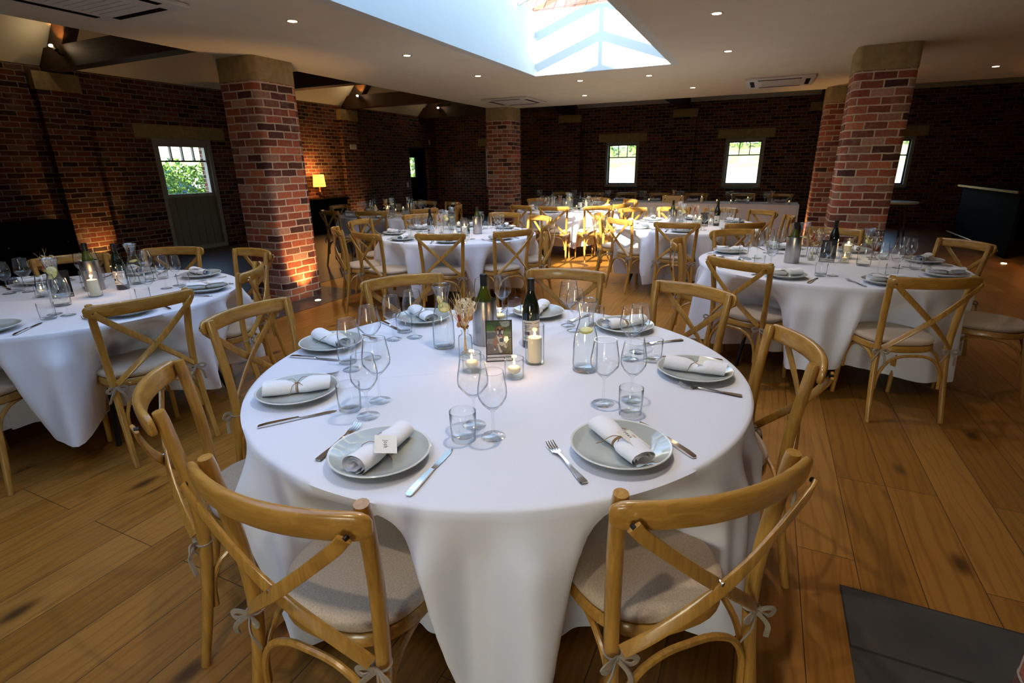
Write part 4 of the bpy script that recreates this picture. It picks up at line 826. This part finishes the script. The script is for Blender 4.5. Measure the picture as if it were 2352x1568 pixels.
def flowers(seed, lo=False, W=1.0):
    rnd = random.Random(seed); st = MB(); hd = MB(); rd = MB(); fr = MB()
    def stem(dx, dy, h, b=st, r=.0009):
        p = spline([(rnd.uniform(-.006, .006), rnd.uniform(-.006, .006), .012), (dx*.06, dy*.06, .11), (dx*.5, dy*.5, .11+(h-.11)*.5), (dx, dy, h)], 4); b.tube(p, r, 4); return p[-1]
    for i in range(44 if not lo else 10):
        a = rnd.uniform(0, 6.28); q = rnd.uniform(.012, .045)*W; h = rnd.uniform(.17, .235); e = stem(q*math.cos(a), q*math.sin(a), h)
        if rnd.random() < .75:      # wheat-like ear
            d = Vector((math.cos(a)*.2, math.sin(a)*.2, 1)).normalized()
            for j in range(5): st.lathe([(0, -.004), (.0016, 0), (0, .006)], 5, c=e+d*(j*.005)+Vector((rnd.uniform(-.001, .001),)*3))
            for j in range(3): st.tube([e+d*.01, e+d*.05+Vector((rnd.uniform(-.02, .02), rnd.uniform(-.02, .02), 0))], .0003, 3)
    for i in range(3):
        a = rnd.uniform(0, 6.28); e = stem(.020*math.cos(a), .020*math.sin(a), .165+.018*i, st); rd.lathe([(0, -.020), (.005, -.014), (.0072, -.002), (.0055, .010), (0, .022)], 10, c=e)
    for i in range(5):
        a = 1.26*i+rnd.uniform(0, .6); e = stem(.028*math.cos(a), .028*math.sin(a), rnd.uniform(.135, .165)); hd.lathe([(0, -.010), (.007, -.006), (.0095, .002), (.006, .012), (0, .018)], 10, c=e)
    for i in range(9): hd.lathe([(0, -.005), (.0055, 0), (0, .006)], 7, c=(rnd.uniform(-.018, .018), rnd.uniform(-.018, .018), rnd.uniform(.118, .132)))
    for i in range(30 if not lo else 5):
        a = rnd.uniform(0, 6.28); q = rnd.uniform(.012, .034)*W; e = Vector((q*math.cos(a), q*math.sin(a), rnd.uniform(.165, .225)))
        for j in range(3):
            k = [e+Vector((rnd.uniform(-.004, .004), rnd.uniform(-.004, .004), -.015)), e]
            w = e.copy(); an = rnd.uniform(0, 6.28)
            for s_ in range(6): an += .9; w = w+Vector((math.cos(an)*.005, math.sin(an)*.004, .004)); k.append(w)
            fr.tube(spline(k, 2), .0014, 4)
    return ('dried_flowers', st.build('dried_flowers', M['straw'], 60), [('seed_heads', hd.build('seed_heads', M['brown'], 60), []), ('red_flowers', rd.build('red_flowers', M['redf'], 60), []), ('bleached_sprays', fr.build('bleached_sprays', M['cream'], 60), [])])
FLOW = flowers(3, False, 1.35); FLOWS = flowers(8, True)
def photo_frame():
    w, h, t = .053, .168, .004
    b = MB(); z0 = .030
    for lo, hi in (((-w, -t, 0), (-w+.003, t, h)), ((w-.003, -t, 0), (w, t, h)), ((-w, -t, h-.003), (w, t, h)), ((-w, -t, 0), (w, t, .003)), ((-w, -t, .015), (w, t, .018)), ((-w, -t, z0-.002), (w, t, z0+.0005))): b.box(lo, hi)
    b.box((-w, t-.001, .0), (w, t, h))
    b.box((-.012, t, 0), (.012, t+.05, .003)); b.tube([(0, t+.046, .002), (0, t, h*.6)], .002, 6)
    fr = b.build('picture_frame', M['black'], 0)
    mats = {'bgtree': (.06, .10, .05), 'sky': (.30, .34, .36), 'rockd': (.07, .065, .065), 'rock': (.22, .17, .13), 'rockl': (.28, .24, .20), 'path': (.14, .10, .08), 'fur': (.34, .13, .045), 'furd': (.12, .05, .02), 'mask': (.025, .02, .025), 'wh': (.60, .54, .48), 'tong': (.42, .10, .10), 'leafy': (.08, .17, .03), 'moss': (.17, .13, .03)}
    names = list(mats); ml = [simple('photo_'+k, v, .35, nscale=160, var=.35) for k, v in mats.items()]
    b = MB(); lay = [0]
    def poly(k, pts):      # pts in unit picture coordinates: x 0..1 from left, y 0..1 from top
        lay[0] += 1; y = -t*.2-lay[0]*.00002; z1 = h-.003; H = z1-z0
        vs = [(-w+.003+(2*w-.006)*px, y, z1-H*py) for px, py in pts]; b.add(vs, [tuple(reversed(range(len(vs))))], names.index(k))
    def ell(k, cx_, cy_, rx, ry, n=18, rot=0):
        poly(k, [(cx_+rx*math.cos(a)*math.cos(rot)-ry*math.sin(a)*math.sin(rot)*.7, cy_+(rx*math.cos(a)*math.sin(rot)*.7+ry*math.sin(a))) for a in [2*PI*i/n for i in range(n)]])
    poly('bgtree', [(0, 0), (1, 0), (1, .5), (0, .5)]); poly('sky', [(.52, 0), (.93, 0), (.93, .14), (.80, .19), (.62, .17), (.56, .08)])
    poly('leafy', [(0, .12), (.16, .10), (.34, .18), (.36, .27), (.2, .3), (0, .28)]); poly('rockl', [(0, .29), (.36, .28), (.42, .34), (0, .34)]); poly('rockd', [(0, .33), (.45, .33), (.5, .54), (0, .54)])
    poly('leafy', [(.70, .28), (.95, .24), (1, .5), (.8, .55), (.70, .45)]); poly('rock', [(.9, .33), (1, .33), (1, .52), (.92, .5)])
    poly('rockl', [(0, .53), (.3, .53), (.6, .56), (1, .53), (1, .8), (0, .78)]); poly('path', [(0, .68), (.3, .70), (.7, .78), (.9, .85), (1, 1), (0, 1)]); poly('moss', [(.80, .62), (1, .55), (1, 1), (.72, 1), (.86, .85)])
    poly('fur', [(.36, .44), (.30, .52), (.25, .62), (.26, .71), (.34, .76), (.36, .84), (.42, .80), (.44, .72), (.62, .76), (.74, .70), (.75, .50), (.66, .42)]); poly('furd', [(.30, .72), (.38, .76), (.40, .86), (.33, .84)])
    ell('wh', .32, .855, .038, .03); poly('wh', [(.40, .42), (.60, .46), (.66, .55), (.72, .70), (.62, .76), (.52, .72), (.46, .60)])
    poly('wh', [(.42, .68), (.49, .68), (.55, .84), (.62, .92), (.58, .965), (.50, .94)]); poly('wh', [(.68, .60), (.75, .62), (.76, .74), (.82, .80), (.78, .84), (.70, .80)])
    ell('mask', .60, .58, .085, .065)
    ell('furd', .38, .255, .035, .06, rot=.5); ell('furd', .745, .25, .05, .055, rot=-.5); ell('fur', .545, .27, .155, .12); ell('mask', .47, .25, .055, .03); ell('mask', .63, .25, .055, .03); ell('furd', .545, .36, .135, .12)
    ell('wh', .47, .35, .04, .06, rot=.1); ell('wh', .63, .34, .04, .06, rot=-.1); ell('mask', .545, .33, .055, .085); poly('wh', [(.535, .20), (.555, .20), (.56, .26), (.53, .26)]); ell('mask', .545, .43, .09, .045); ell('tong', .545, .44, .06, .028); ell('mask', .545, .39, .09, .022)
    ph = b.build('dog_photograph', ml, 0)
    gl = MB().box((-w+.003, -t, z0), (w-.003, -t*.9, h-.003)).build('cover_glass', M['pane'], 0)
    cl = MB().box((-w+.003, -t*.8, .003), (w-.003, t*.5, z0-.002)).build('base_strip', M['ring'], 0)
    return ('picture_frame', fr, [('dog_photograph', ph, [], (0, 0, 0), (0, 0, 0), 'photograph of a sitting tan and white boxer dog'), ('cover_glass', gl, []), ('base_strip', cl, [])])
FRAME = photo_frame()
def candle_light(x, y, z, e=.12):
    l = bpy.data.lights.new('candle_glow', 'POINT'); l.energy = e; l.color = (1, .55, .2); l.shadow_soft_size = .01
    o = bpy.data.objects.new('candle_glow', l); o.location = (x, y, z); COL.objects.link(o)
on = 'on the front table'
place(CARAFE_L, (-1.195, 1.84, ZT), R(30), 'carafe of water with two lemon pieces, beside the dried flowers '+on, 'carafe', 'water carafes on the front table')
place(CARAFE_R, (-.549, 1.82, ZT), R(-20), 'carafe of water with one lemon slice, nearest the camera '+on, 'carafe', 'water carafes on the front table')
place(VASE, (-1.050, 1.775, ZT), 0, 'small clear glass bottle vase holding dried flowers '+on, 'vase')
place(FLOW, (-1.050, 1.775, ZT), 0, 'bunch of dried flowers with red heads in the vase '+on, 'dried flowers')
place(COOL, (-1.055, 1.96, ZT), 0, 'brushed steel wine cooler behind the dog photograph '+on, 'wine cooler')
place(WHITE, (-1.055, 1.96, ZT+.010), 0, 'green white wine bottle with black top inside the cooler '+on, 'wine bottle')
bpy.data.objects[-1] if False else None
place(RED, (-.849, 1.995, ZT), R(-60), 'dark red wine bottle with pale back label behind the pillar candle '+on, 'wine bottle')
place(FRAME, (-.893, 1.775, ZT), 0, 'black framed dog photograph standing at the centre of the front table', 'picture frame', rot=(R(-5), 0, math.atan2(1.796-1.735, -.839+.931)+R(-3)))
place(CYL, (-.757, 1.818, ZT), 0, 'tall clear glass cylinder around the lit pillar candle '+on, 'candle holder')
place(PILLAR, (-.757, 1.818, ZT+.005), 0, 'lit ivory pillar candle in the glass cylinder '+on, 'candle'); candle_light(-.757, 1.818, ZT+.135)
for (x, y, l) in ((-.769, 1.648, 'nearest the camera'), (-.945, 1.640, 'in front of the dried flowers')):
    place(JAR, (x, y, ZT), 0, 'small round tealight glass %s %s' % (l, on), 'candle holder'); place(BALL, (x, y, ZT+.013), 0, 'lit round ivory candle in the small glass %s' % l, 'candle'); candle_light(x, y, ZT+.065)
place(TALLG, (-1.045, 2.09, ZT), 0, 'tall glass of water with floating candle behind the steel cooler', 'candle holder')
place(BALL, (-1.045, 2.09, ZT+.072), 0, 'lit floating candle behind the dog photograph', 'candle'); candle_light(-1.045, 2.09, ZT+.13)
# ---- the other tables
NAPG = NAP(napLo, None, True); NAPN = NAP(napLo, None, False)
cs = {'B': dict(cool=(.25, 4.66), vase=(.40, 4.83), frame=(.50, 4.77, -15), red=(.55, 5.0), c1=(.737, 4.697), c2=(.33, 5.0), pil=(.66, 5.02), tea=(.44, 5.16), tea2=(.62, 4.80)),
      'L': dict(cool=(-3.98, 1.93), vase=(-4.20, 1.80), frame=(-3.93, 1.72, 62), red=(-3.83, 2.02), c1=(-3.70, 1.60), c2=(-3.92, 2.17), pil=(-3.77, 1.82), tea=(-4.10, 1.95), tea2=(-4.08, 1.68)),
      'M': dict(cool=(-3.02, 5.50), vase=(-3.46, 5.40), frame=(-3.14, 5.42, 30), red=(-3.42, 5.12), c1=(-3.30, 5.27), c2=(-3.50, 5.72), pil=(-3.05, 5.25), tea=(-3.30, 5.55), tea2=(-3.16, 5.22)),
      'N': dict(cool=(-1.05, 7.12), vase=(-.80, 7.42), frame=(-.66, 7.1, 10), red=(-.52, 7.22), c1=(-.90, 7.00), c2=(-1.0, 7.42), pil=(-.70, 6.95), tea=(-.78, 7.25), tea2=(-.6, 7.35)),
      'P': dict(cool=(-3.55, 9.35), vase=(-3.38, 9.30), frame=(-3.1, 9.4, 20), red=(-2.98, 9.25), c1=(-3.12, 9.10), c2=(-3.3, 9.5), pil=(-2.95, 9.5), tea=(-3.22, 9.2), tea2=(-3.05, 9.28)),
      'O': dict(cool=(-5.30, 7.40), vase=(-5.95, 7.55), frame=(-5.7, 7.6, 20), red=(-6.10, 7.45), c1=(-5.62, 7.30), c2=(-5.5, 7.6), pil=(-5.75, 7.35), tea=(-5.48, 7.42), tea2=(-5.85, 7.7))}
offs = {'B': -112, 'L': -10, 'M': -67, 'N': -88, 'P': -48, 'O': -67}
for k, c in TC.items():
    if k == 'F': continue
    tn = TN[k]; q = cs[k]; near_ = k in 'BL'
    rnd = random.Random(k)
    for s in range(8):
        a = R(offs[k]+45*s); w = nm_of(k, a); p = pol(c, a, .755, 0)
        if k == 'L' and p[0] < -4.3 and p[1] < 1.6: continue
        place(PLATE, (p[0], p[1], ZT), 0, 'grey dinner plate '+w, 'plate', 'dinner plates on '+tn)
        place(NAPG if near_ else NAPN, (p[0], p[1], ZT+.0112), a+R(rnd.choice((40, -40, 90, 20))), 'white rolled napkin '+w, 'napkin', 'rolled napkins on '+tn)
        p = pol(c, a, .50, .22); place(wineB_lo, (p[0], p[1], ZT), 0, 'smaller wine glass '+w, 'wine glass', 'wine glasses on '+tn)
        p = pol(c, a, .46, .13); place(wineA_lo, (p[0], p[1], ZT), 0, 'larger wine glass '+w, 'wine glass', 'wine glasses on '+tn)
        p = pol(c, a, .56, .16); place(TUM_lo, (p[0], p[1], ZT), 0, 'clear short tumbler '+w, 'tumbler', 'tumblers on '+tn)
        p = pol(c, a, .75, .178); place(KNIFE, (p[0], p[1], ZT), a+PI+R(rnd.uniform(-5, 5)), 'steel dinner knife '+w, 'knife', 'knives on '+tn)
        p = pol(c, a, .75, -.178); place(FORK, (p[0], p[1], ZT), a+PI+R(rnd.uniform(-5, 5)), 'steel dinner fork '+w, 'fork', 'forks on '+tn)
    o = 'on '+tn
    place(COOL, (*q['cool'], ZT), 0, 'brushed steel wine cooler '+o, 'wine cooler'); place(WHITE, (*q['cool'], ZT+.01), 0, 'green wine bottle in the steel cooler '+o, 'wine bottle')
    place(RED, (*q['red'], ZT), R(-60), 'dark red wine bottle '+o, 'wine bottle')
    place(VASE, (*q['vase'], ZT), 0, 'small glass vase '+o, 'vase'); place(FLOWS, (*q['vase'], ZT), 1.0, 'bunch of dried flowers in the vase '+o, 'dried flowers')
    place(FRAME if False else ('picture_frame', FRAME[1], [('base_strip', FRAME[2][2][1], [])]), (q['frame'][0], q['frame'][1], ZT), 0, 'small black picture frame '+o, 'picture frame', rot=(R(-5), 0, R(q['frame'][2])))
    place(CARAFE_L, (*q['c1'], ZT), 0, 'carafe of water with lemon nearest the camera '+o, 'carafe'); place(CARAFE_R, (*q['c2'], ZT), 0, 'carafe of water with lemon farthest from the camera '+o, 'carafe')
    place(CYL, (*q['pil'], ZT), 0, 'clear glass cylinder around the pillar candle '+o, 'candle holder'); place(PILLAR, (*q['pil'], ZT+.005), 0, 'lit ivory pillar candle '+o, 'candle')
    place(TALLG, (*q['tea'], ZT), 0, 'tall glass of water with floating candle '+o, 'candle holder'); place(BALL, (*q['tea'], ZT+.072), 0, 'lit floating candle in the tall glass '+o, 'candle')
    place(JAR, (*q['tea2'], ZT), 0, 'small round tealight glass '+o, 'candle holder'); place(BALL, (*q['tea2'], ZT+.013), 0, 'lit round candle in the small glass '+o, 'candle')
    candle_light(q['pil'][0], q['pil'][1], ZT+.14, .4)
# ---------------------------------------------------------------- head table
HX0, HX1, HY0, HY1 = -4.9, .60, 11.36, 12.12
b = MB(); nseg = 160
def hem_y(x): return .012*math.sin(x*9)+.008*math.sin(x*17+1)
L = []
for z, g in ((.752, -.01), (.748, .0), (.5, .006), (.2, .02), (.03, .03)):
    l = [(HX0+(HX1-HX0)*i/nseg, HY0-g-(hem_y(HX0+(HX1-HX0)*i/nseg) if z < .7 else 0)*(1-z), z) for i in range(nseg+1)]
    l += [(HX1+g, HY0+(HY1-HY0)*i/12, z) for i in range(1, 12)]+[(HX1-(HX1-HX0)*i/nseg, HY1+g, z) for i in range(nseg+1)]+[(HX0-g, HY1-(HY1-HY0)*i/12, z) for i in range(1, 12)]
    L.append(l)
b.loft(L, 0, True, False)
ob('tablecloth', b.build('tablecloth', M['cloth'], 60), label='long white cloth of the head table under the back windows', cat='tablecloth')
def trestle():
    P = [('table_top', MB().box((HX0+.02, HY0+.02, .71), (HX1-.02, HY1-.02, .745)).build('table_top', M['crate'], 0), [])]
    for x in (HX0+.3, HX1-.3):
        for y in (HY0+.1, HY1-.1): P.append(('leg', MB().box((x-.02, y-.02, 0), (x+.02, y+.02, .71)).build('leg', M['black'], 0), []))
    return ('trestle_table', None, P)
place(trestle(), (0, 0, 0), 0, 'long trestle table under the head table cloth', 'table')
hpos = ['third', 'fourth']
HT = [(-4.55, 'nearest the back pillar'), (-3.72, 'left of the window over the far table'), (-2.93, 'under the left back window'), (-2.16, 'behind the wooden crate'), (-1.38, 'just right of the wooden crate'), (-.42, 'under the right back window'), (.28, 'at the pillar end')]
for x, w in HT:
    place(CHAIR, (x, HY1+.22, 0), PI, 'wooden cross-back chair behind the head table '+w, 'chair', 'chairs behind the head table')
    place(PLATE, (x, HY1-.16, ZT), 0, 'grey plate on the head table '+w, 'plate', 'plates on the head table'); place(NAPN, (x, HY1-.16, ZT+.0112), R(20), 'white rolled napkin on the head table '+w, 'napkin', 'napkins on the head table')
    for dx, dy, T, n in ((-.20, -.36, wineA_lo, 'larger'), (-.28, -.31, wineB_lo, 'smaller')):
        place(T, (x+dx, HY1+dy, ZT), 0, n+' wine glass on the head table '+w, 'wine glass', 'wine glasses on the head table')
    place(TUM_lo, (x-.18, HY1-.28, ZT), 0, 'tumbler on the head table '+w, 'tumbler', 'tumblers on the head table')
for i, (x, y, big) in enumerate([(-2.20, 11.50, 0), (-1.15, 11.48, 1), (-.86, 11.48, 0), (-.60, 11.44, 0), (-.30, 11.50, 2), (.42, 11.44, 0), (-3.3, 11.5, 0)]):
    w = ['left of the crate', 'right of the crate', 'second to the right of the crate', 'beside the tall candle glass', 'under the right back window', 'at the pillar end', 'under the left back window'][i]
    if big == 2: place(TALLG, (x, y, ZT), 0, 'tall candle glass on the head table '+w, 'candle holder'); place(BALL, (x, y, ZT+.072), 0, 'lit floating candle on the head table '+w, 'candle')
    else: place(CYL if big else JAR, (x, y, ZT), 0, 'candle glass on the head table '+w, 'candle holder'); place(PILLAR if big else BALL, (x, y, ZT+(.005 if big else .013)), 0, 'lit candle on the head table '+w, 'candle')
place(VASE, (.12, 11.62, ZT), 0, 'small vase on the head table at the pillar end', 'vase'); place(FLOWS, (.12, 11.62, ZT), 0, 'dried flowers on the head table at the pillar end', 'dried flowers')
# wooden crate with lettering and flowers
ct = ob('wooden_crate', None, loc=(-1.70, 11.46, ZT), label='pale wooden crate with carved front on the head table', cat='crate')
ob('body', MB().box((-.21, -.07, 0), (.21, -.058, .135)).box((-.21, .058, 0), (.21, .07, .135)).box((-.21, -.058, 0), (-.198, .058, .135)).box((.198, -.058, 0), (.21, .058, .135)).box((-.2, -.058, 0), (.2, .058, .012)).build('body', M['crate'], 0), ct)
b = MB()
for x, z, r in ((-.16, .065, .018), (.16, .065, .018)): b.lathe([(0, 0), (r, 0), (r, .002), (0, .002)], 14, c=(x, 0, z))
for i in range(9): b.box((-.11+i*.025, -.0725, .050+.008*math.sin(i*2)), (-.11+i*.025+.016, -.070, .078+.008*math.sin(i*2)))
b2 = MB()
for i in range(9): b2.box((-.11+i*.025, -.0725, .050+.008*math.sin(i*2)), (-.11+i*.025+.004, -.070, .078+.008*math.sin(i*2))); b2.box((-.11+i*.025, -.0725, .062+.008*math.sin(i*2)), (-.11+i*.025+.016, -.070, .066+.008*math.sin(i*2)))
for x in (-.16, .16): b2.tube([(x, -.0725, .065), (x, -.070, .065)], .018, 14)
ob('carving', b2.build('carving', M['greenp'], 0), ct)
place(FLOWS, (-1.70, 11.46, ZT+.013), 0, 'dried flowers standing in the wooden crate', 'dried flowers')
for x, s in ((-1.86, 'left'), (-1.54, 'right')):
    place(PILLAR, (x, 11.46, ZT+.013), 0, 'lit pillar candle inside the %s end of the crate' % s, 'candle')
# ---------------------------------------------------------------- ceiling fittings
def disc_down(x, y, label, e=24):
    t = ob('ceiling_downlight', None, loc=(x, y, CZ), label=label, cat='downlight', group='recessed ceiling downlights')
    ob('trim_ring', MB().lathe([(.036, -.001), (.048, -.001), (.05, -.004), (.046, -.006), (.036, -.004)], 24, close=True).build('trim_ring', M['ring'], 50), t)
    ob('bulb', MB().lathe([(0, -.003), (.036, -.003), (.036, -.001), (0, -.001)], 20).build('bulb', M['bulb'], 0), t)
    l = bpy.data.lights.new('downlight_beam', 'SPOT'); l.energy = e; l.color = (1, .84, .66); l.spot_size = R(120); l.spot_blend = .8; l.shadow_soft_size = .03
    o = bpy.data.objects.new('downlight_beam', l); o.location = (x, y, CZ-.012); COL.objects.link(o)
for x, y, l in [(-3.58, 3.58, 'recessed downlight left of the rooflight, nearest the camera'), (-3.59, 5.13, 'recessed downlight left of the rooflight, middle of its row'), (-3.57, 6.65, 'recessed downlight left of the rooflight, farthest of its row'), (-2.53, 7.71, 'recessed downlight just past the rooflight end'), (-2.97, 9.31, 'recessed downlight above the farthest round table'), (-1.59, 7.75, 'recessed downlight past the rooflight, nearer its right corner'), (-1.22, 9.27, 'recessed downlight between rooflight and ceiling cassette'), (-.52, 4.96, 'recessed downlight right of the rooflight, nearest the camera'), (-.54, 6.57, 'recessed downlight right of the rooflight, farther one'), (2.44, 9.27, 'recessed downlight beyond the double pillars')]: disc_down(x, y, l)
for x, y, l in [(-.52, 3.35, 'added unseen downlight over the front table'), (-.52, 1.6, 'added unseen downlight over the nearest chairs'), (-.52, -.2, 'added unseen downlight above the camera'), (-3.58, 1.9, 'added unseen downlight over the door-side table'), (-3.58, .2, 'added unseen downlight left of the camera'), (2.44, 7.6, 'added unseen downlight right of the near pillar'), (2.44, 5.6, 'added unseen downlight over the right table edge'), (2.44, 3.5, 'added unseen downlight over the right aisle'), (2.44, 1.4, 'added unseen downlight right of the camera')]: disc_down(x, y, l, 6 if x > 2 else 10 if x < -3 else 24)  # extra lamps out of view, added to brighten tables and floor
def cassette(x0, y0, x1, y1, label, slots=True):
    cx_, cy_ = (x0+x1)/2, (y0+y1)/2; w, h = (x1-x0)/2, (y1-y0)/2
    t = ob('air_conditioner', None, loc=(cx_, cy_, CZ), label=label, cat='air conditioner', group='ceiling air conditioning cassettes')
    b = MB(); b.rbox((-w, -h, -.03), (w, h, 0), .03); ob('panel', b.build('panel', M['acw'], 30), t)
    b = MB()
    for s in (-1, 1): b.box((-w*.62, s*h*.80-.028, -.0325), (w*.62, s*h*.80+.028, -.0302)); b.box((s*w*.80-.028, -h*.62, -.0325), (s*w*.80+.028, h*.62, -.0302))
    ob('air_slot', b.build('air_slot', M['blackpaint'], 0), t)
    b = MB(); b.rbox((-w*.6, -h*.6, -.036), (w*.6, h*.6, -.0302), .02)
    for k in range(9): y = -h*.5+h*k/8; b.box((-w*.52, y-.006, -.040), (w*.52, y+.006, -.036))
    ob('grille', b.build('grille', M['acw'], 0), t)
cassette(-.46, 8.72, .43, 9.68, 'white ceiling air conditioner with dark slots before the double pillars')
cassette(-4.72, 8.85, -3.85, 9.82, 'white ceiling air conditioner near the back brick pillar')
cassette(-4.75, 2.0, -3.85, 2.92, 'white ceiling air conditioner at the top left, nearest the camera')
# spot fittings on the trusses, lighting the timber posts
for x, y, l in ((-9.40, 4.88, 'small black spot lamp on the truss above the left table'), (-9.42, 11.32, 'small black spot lamp on the truss beyond the lamp'), (-9.25, 14.72, 'small black spot lamp on the truss nearest the back corner')):
    t = ob('truss_spotlight', None, loc=(x, y, 3.10), label=l, cat='spotlight', group='spot lamps on the timber trusses')
    ob('bracket', MB().tube([(0, .07, 0), (0, .02, .0), (0, -.02, .07)], .01, 8).build('bracket', M['black']), t)
    ob('lamp_body', MB().tube([(0.02, -.02, .05), (-.04, -.035, .11)], .028, 14).build('lamp_body', M['black'], 40), t)
    ob('bulb', MB().lathe([(0, -.02), (.02, -.012), (.026, 0), (.02, .012), (0, .02)], 12, c=(-.02, -.058, .105)).build('bulb', M['spot']), t)
    L_ = bpy.data.lights.new('truss_spot', 'SPOT'); L_.energy = 9; L_.color = (1, .42, .08); L_.spot_size = R(60); L_.spot_blend = .5; L_.shadow_soft_size = .02
    o = bpy.data.objects.new('truss_spot', L_); o.location = (x+.03, y-.09, 3.25); COL.objects.link(o)
    o.rotation_euler = (Vector((x+.03, y-.09, 3.25))-Vector((x-.02, y+.09, 3.45))).to_track_quat('Z', 'Y').to_euler()
# uplights set in the floor
for x, y, tx, ty, e, l in ((-4.72, 4.56, -4.93, 4.60, 26, 'round floor uplight beside the left brick pillar'), (3.42, 10.35, 3.63, 10.1, 30, 'round floor uplight beside the pillar by the bar'), (-9.75, 5.06, -9.98, 5.06, 14, 'floor uplight at the orange lit wall pier'), (-9.75, 11.5, -9.98, 11.5, 9, 'floor uplight at the wall pier beyond the lamp'), (.50, 10.6, .69, 10.6, 26, 'floor uplight behind the near double pillar')):
    t = ob('floor_uplight', None, loc=(x, y, .004), label=l, cat='floor light', group='round floor uplights')
    ob('trim_ring', MB().lathe([(.035, .001), (.05, .001), (.05, .003), (.035, .003)], 24, close=True).build('trim_ring', M['ring'], 40), t)
    ob('bulb', MB().lathe([(0, .002), (.034, .002), (.034, .0035), (0, .0035)], 20).build('bulb', M['bulb'], 0), t)
    L_ = bpy.data.lights.new('uplight_beam', 'SPOT'); L_.energy = e; L_.color = (1, .50, .14); L_.spot_size = R(75); L_.spot_blend = .7; L_.shadow_soft_size = .03
    o = bpy.data.objects.new('uplight_beam', L_); o.location = (x, y, .02); COL.objects.link(o)
    o.rotation_euler = (Vector((x, y, 0))-Vector((tx, ty, .55))).to_track_quat('Z', 'Y').to_euler()
# ---------------------------------------------------------------- furniture along the walls
t = ob('console_table', None, loc=(-9.85, 10.0, 0), label='black console table under the glowing lamp', cat='console table')
ob('top', MB().box((-.2, -.75, .77), (.25, .75, .82)).build('top', M['blackpaint'], 0), t)
ob('body', MB().box((-.18, -.72, .12), (.22, .72, .77)).build('body', M['blackpaint'], 0), t)
for y in (-.68, .68):
    for x in (-.16, .2): ob('leg', MB().box((x-.02, y-.02, 0), (x+.02, y+.02, .12)).build('leg', M['blackpaint'], 0), t)
for y in (-.36, .36): d = ob('door', MB().box((.22, y-.33, .16), (.235, y+.33, .74)).build('door', M['blackpaint'], 0), t); ob('knob', MB().lathe([(0, 0), (.012, .004), (.012, .016), (0, .02)], 10, c=(.245, y+.26*(1 if y < 0 else -1), .45)).build('knob', M['ring']), d)
t = ob('table_lamp', None, loc=(-9.85, 10.05, .82), label='glowing orange table lamp on the black console', cat='lamp')
ob('base', MB().lathe([(0, 0), (.07, 0), (.07, .01), (.03, .02), (.045, .06), (.05, .11), (.03, .17), (.012, .2), (.012, .30), (0, .30)], 20).build('base', M['copper']), t)
ob('lamp_shade', MB().lathe([(.15, .27), (.125, .55), (.122, .55), (.147, .27)], 28, close=True).build('lamp_shade', M['shade'], 50), t)
l = bpy.data.lights.new('lamp_glow', 'POINT'); l.energy = 14; l.color = (1, .5, .15); l.shadow_soft_size = .05; o = bpy.data.objects.new('lamp_glow', l); o.location = (-9.72, 10.05, 1.42); COL.objects.link(o)
# black cabinet by the left wall
t = ob('sideboard', None, loc=(-9.75, 3.4, 0), label='black sideboard against the wall beside the left table', cat='sideboard')
ob('body', MB().box((-.3, -1.1, .08), (.25, 1.1, .78)).build('body', M['blackpaint'], 0), t)
ob('top', MB().box((-.32, -1.13, .78), (.28, 1.13, .82)).build('top', M['blackpaint'], 0), t)
for y in (-.72, 0, .72): d = ob('door', MB().box((.25, y-.34, .12), (.265, y+.34, .74)).build('door', M['blackpaint'], 0), t); ob('knob', MB().lathe([(0, 0), (.012, .004), (.012, .016), (0, .02)], 10, c=(.275, y+.28, .5)).build('knob', M['ring']), d)
for y in (-1.0, 1.0):
    for x in (-.25, .2): ob('leg', MB().box((x-.03, y-.03, 0), (x+.03, y+.03, .08)).build('leg', M['blackpaint'], 0), t)
# bar on the right
t = ob('bar_counter', None, label='black bar counter with thin brass edge at the dark right side', cat='bar counter')
b = MB(); b.box((3.58, 10.9, 0), (3.64, 13.7, 1.0))
ob('front_panel', b.build('front_panel', M['blackpaint'], 0), t)
ob('end_panel', MB().box((3.64, 13.62, 0), (6.4, 13.7, 1.0)).build('end_panel', M['blackpaint'], 0), t)
ob('counter_top', MB().box((3.50, 10.8, 1.0), (4.15, 13.76, 1.04)).box((4.15, 13.1, 1.0), (6.4, 13.76, 1.04)).build('counter_top', M['black'], 0), t)
ob('brass_edge', MB().box((3.49, 10.8, 1.003), (3.50, 13.76, 1.037)).build('brass_edge', M['copper'], 0), t)
ob('foot_rail', MB().tube([(3.48, 10.95, .12), (3.48, 13.7, .12)], .018, 10).build('foot_rail', M['copper']), t)
t = ob('side_table', None, loc=(2.22, 12.2, 0), label='small wooden high table under the hidden back window', cat='table')
ob('table_top', MB().lathe([(0, .75), (.36, .75), (.37, .76), (.37, .775), (.36, .785), (0, .785)], 32).build('table_top', M['crate'], 40), t)
for a in (45, 135, 225, 315): ob('leg', MB().tube([(.2*math.cos(R(a)), .2*math.sin(R(a)), .75), (.3*math.cos(R(a)), .3*math.sin(R(a)), 0)], .018, 8).build('leg', M['beam']), t)
# small wall fittings
ob('light_switch', MB().rbox((WX+.121, 11.42, 1.98), (WX+.135, 11.66, 2.10), .006, axis='x').build('light_switch', M['acw'], 30), label='pale plate on the wall pier beyond the lamp', cat='wall plate')
ob('smoke_detector', MB().rbox((WX, 15.3, 2.2), (WX+.03, 15.36, 2.35), .006, axis='x').build('smoke_detector', M['acw'], 30), label='small white sensor near the back left corner', cat='sensor')
ob('wall_socket', MB().rbox((WX, 13.95, .93), (WX+.02, 14.03, 1.07), .006, axis='x').build('wall_socket', M['acw'], 30), label='white switch beside the black door', cat='switch')
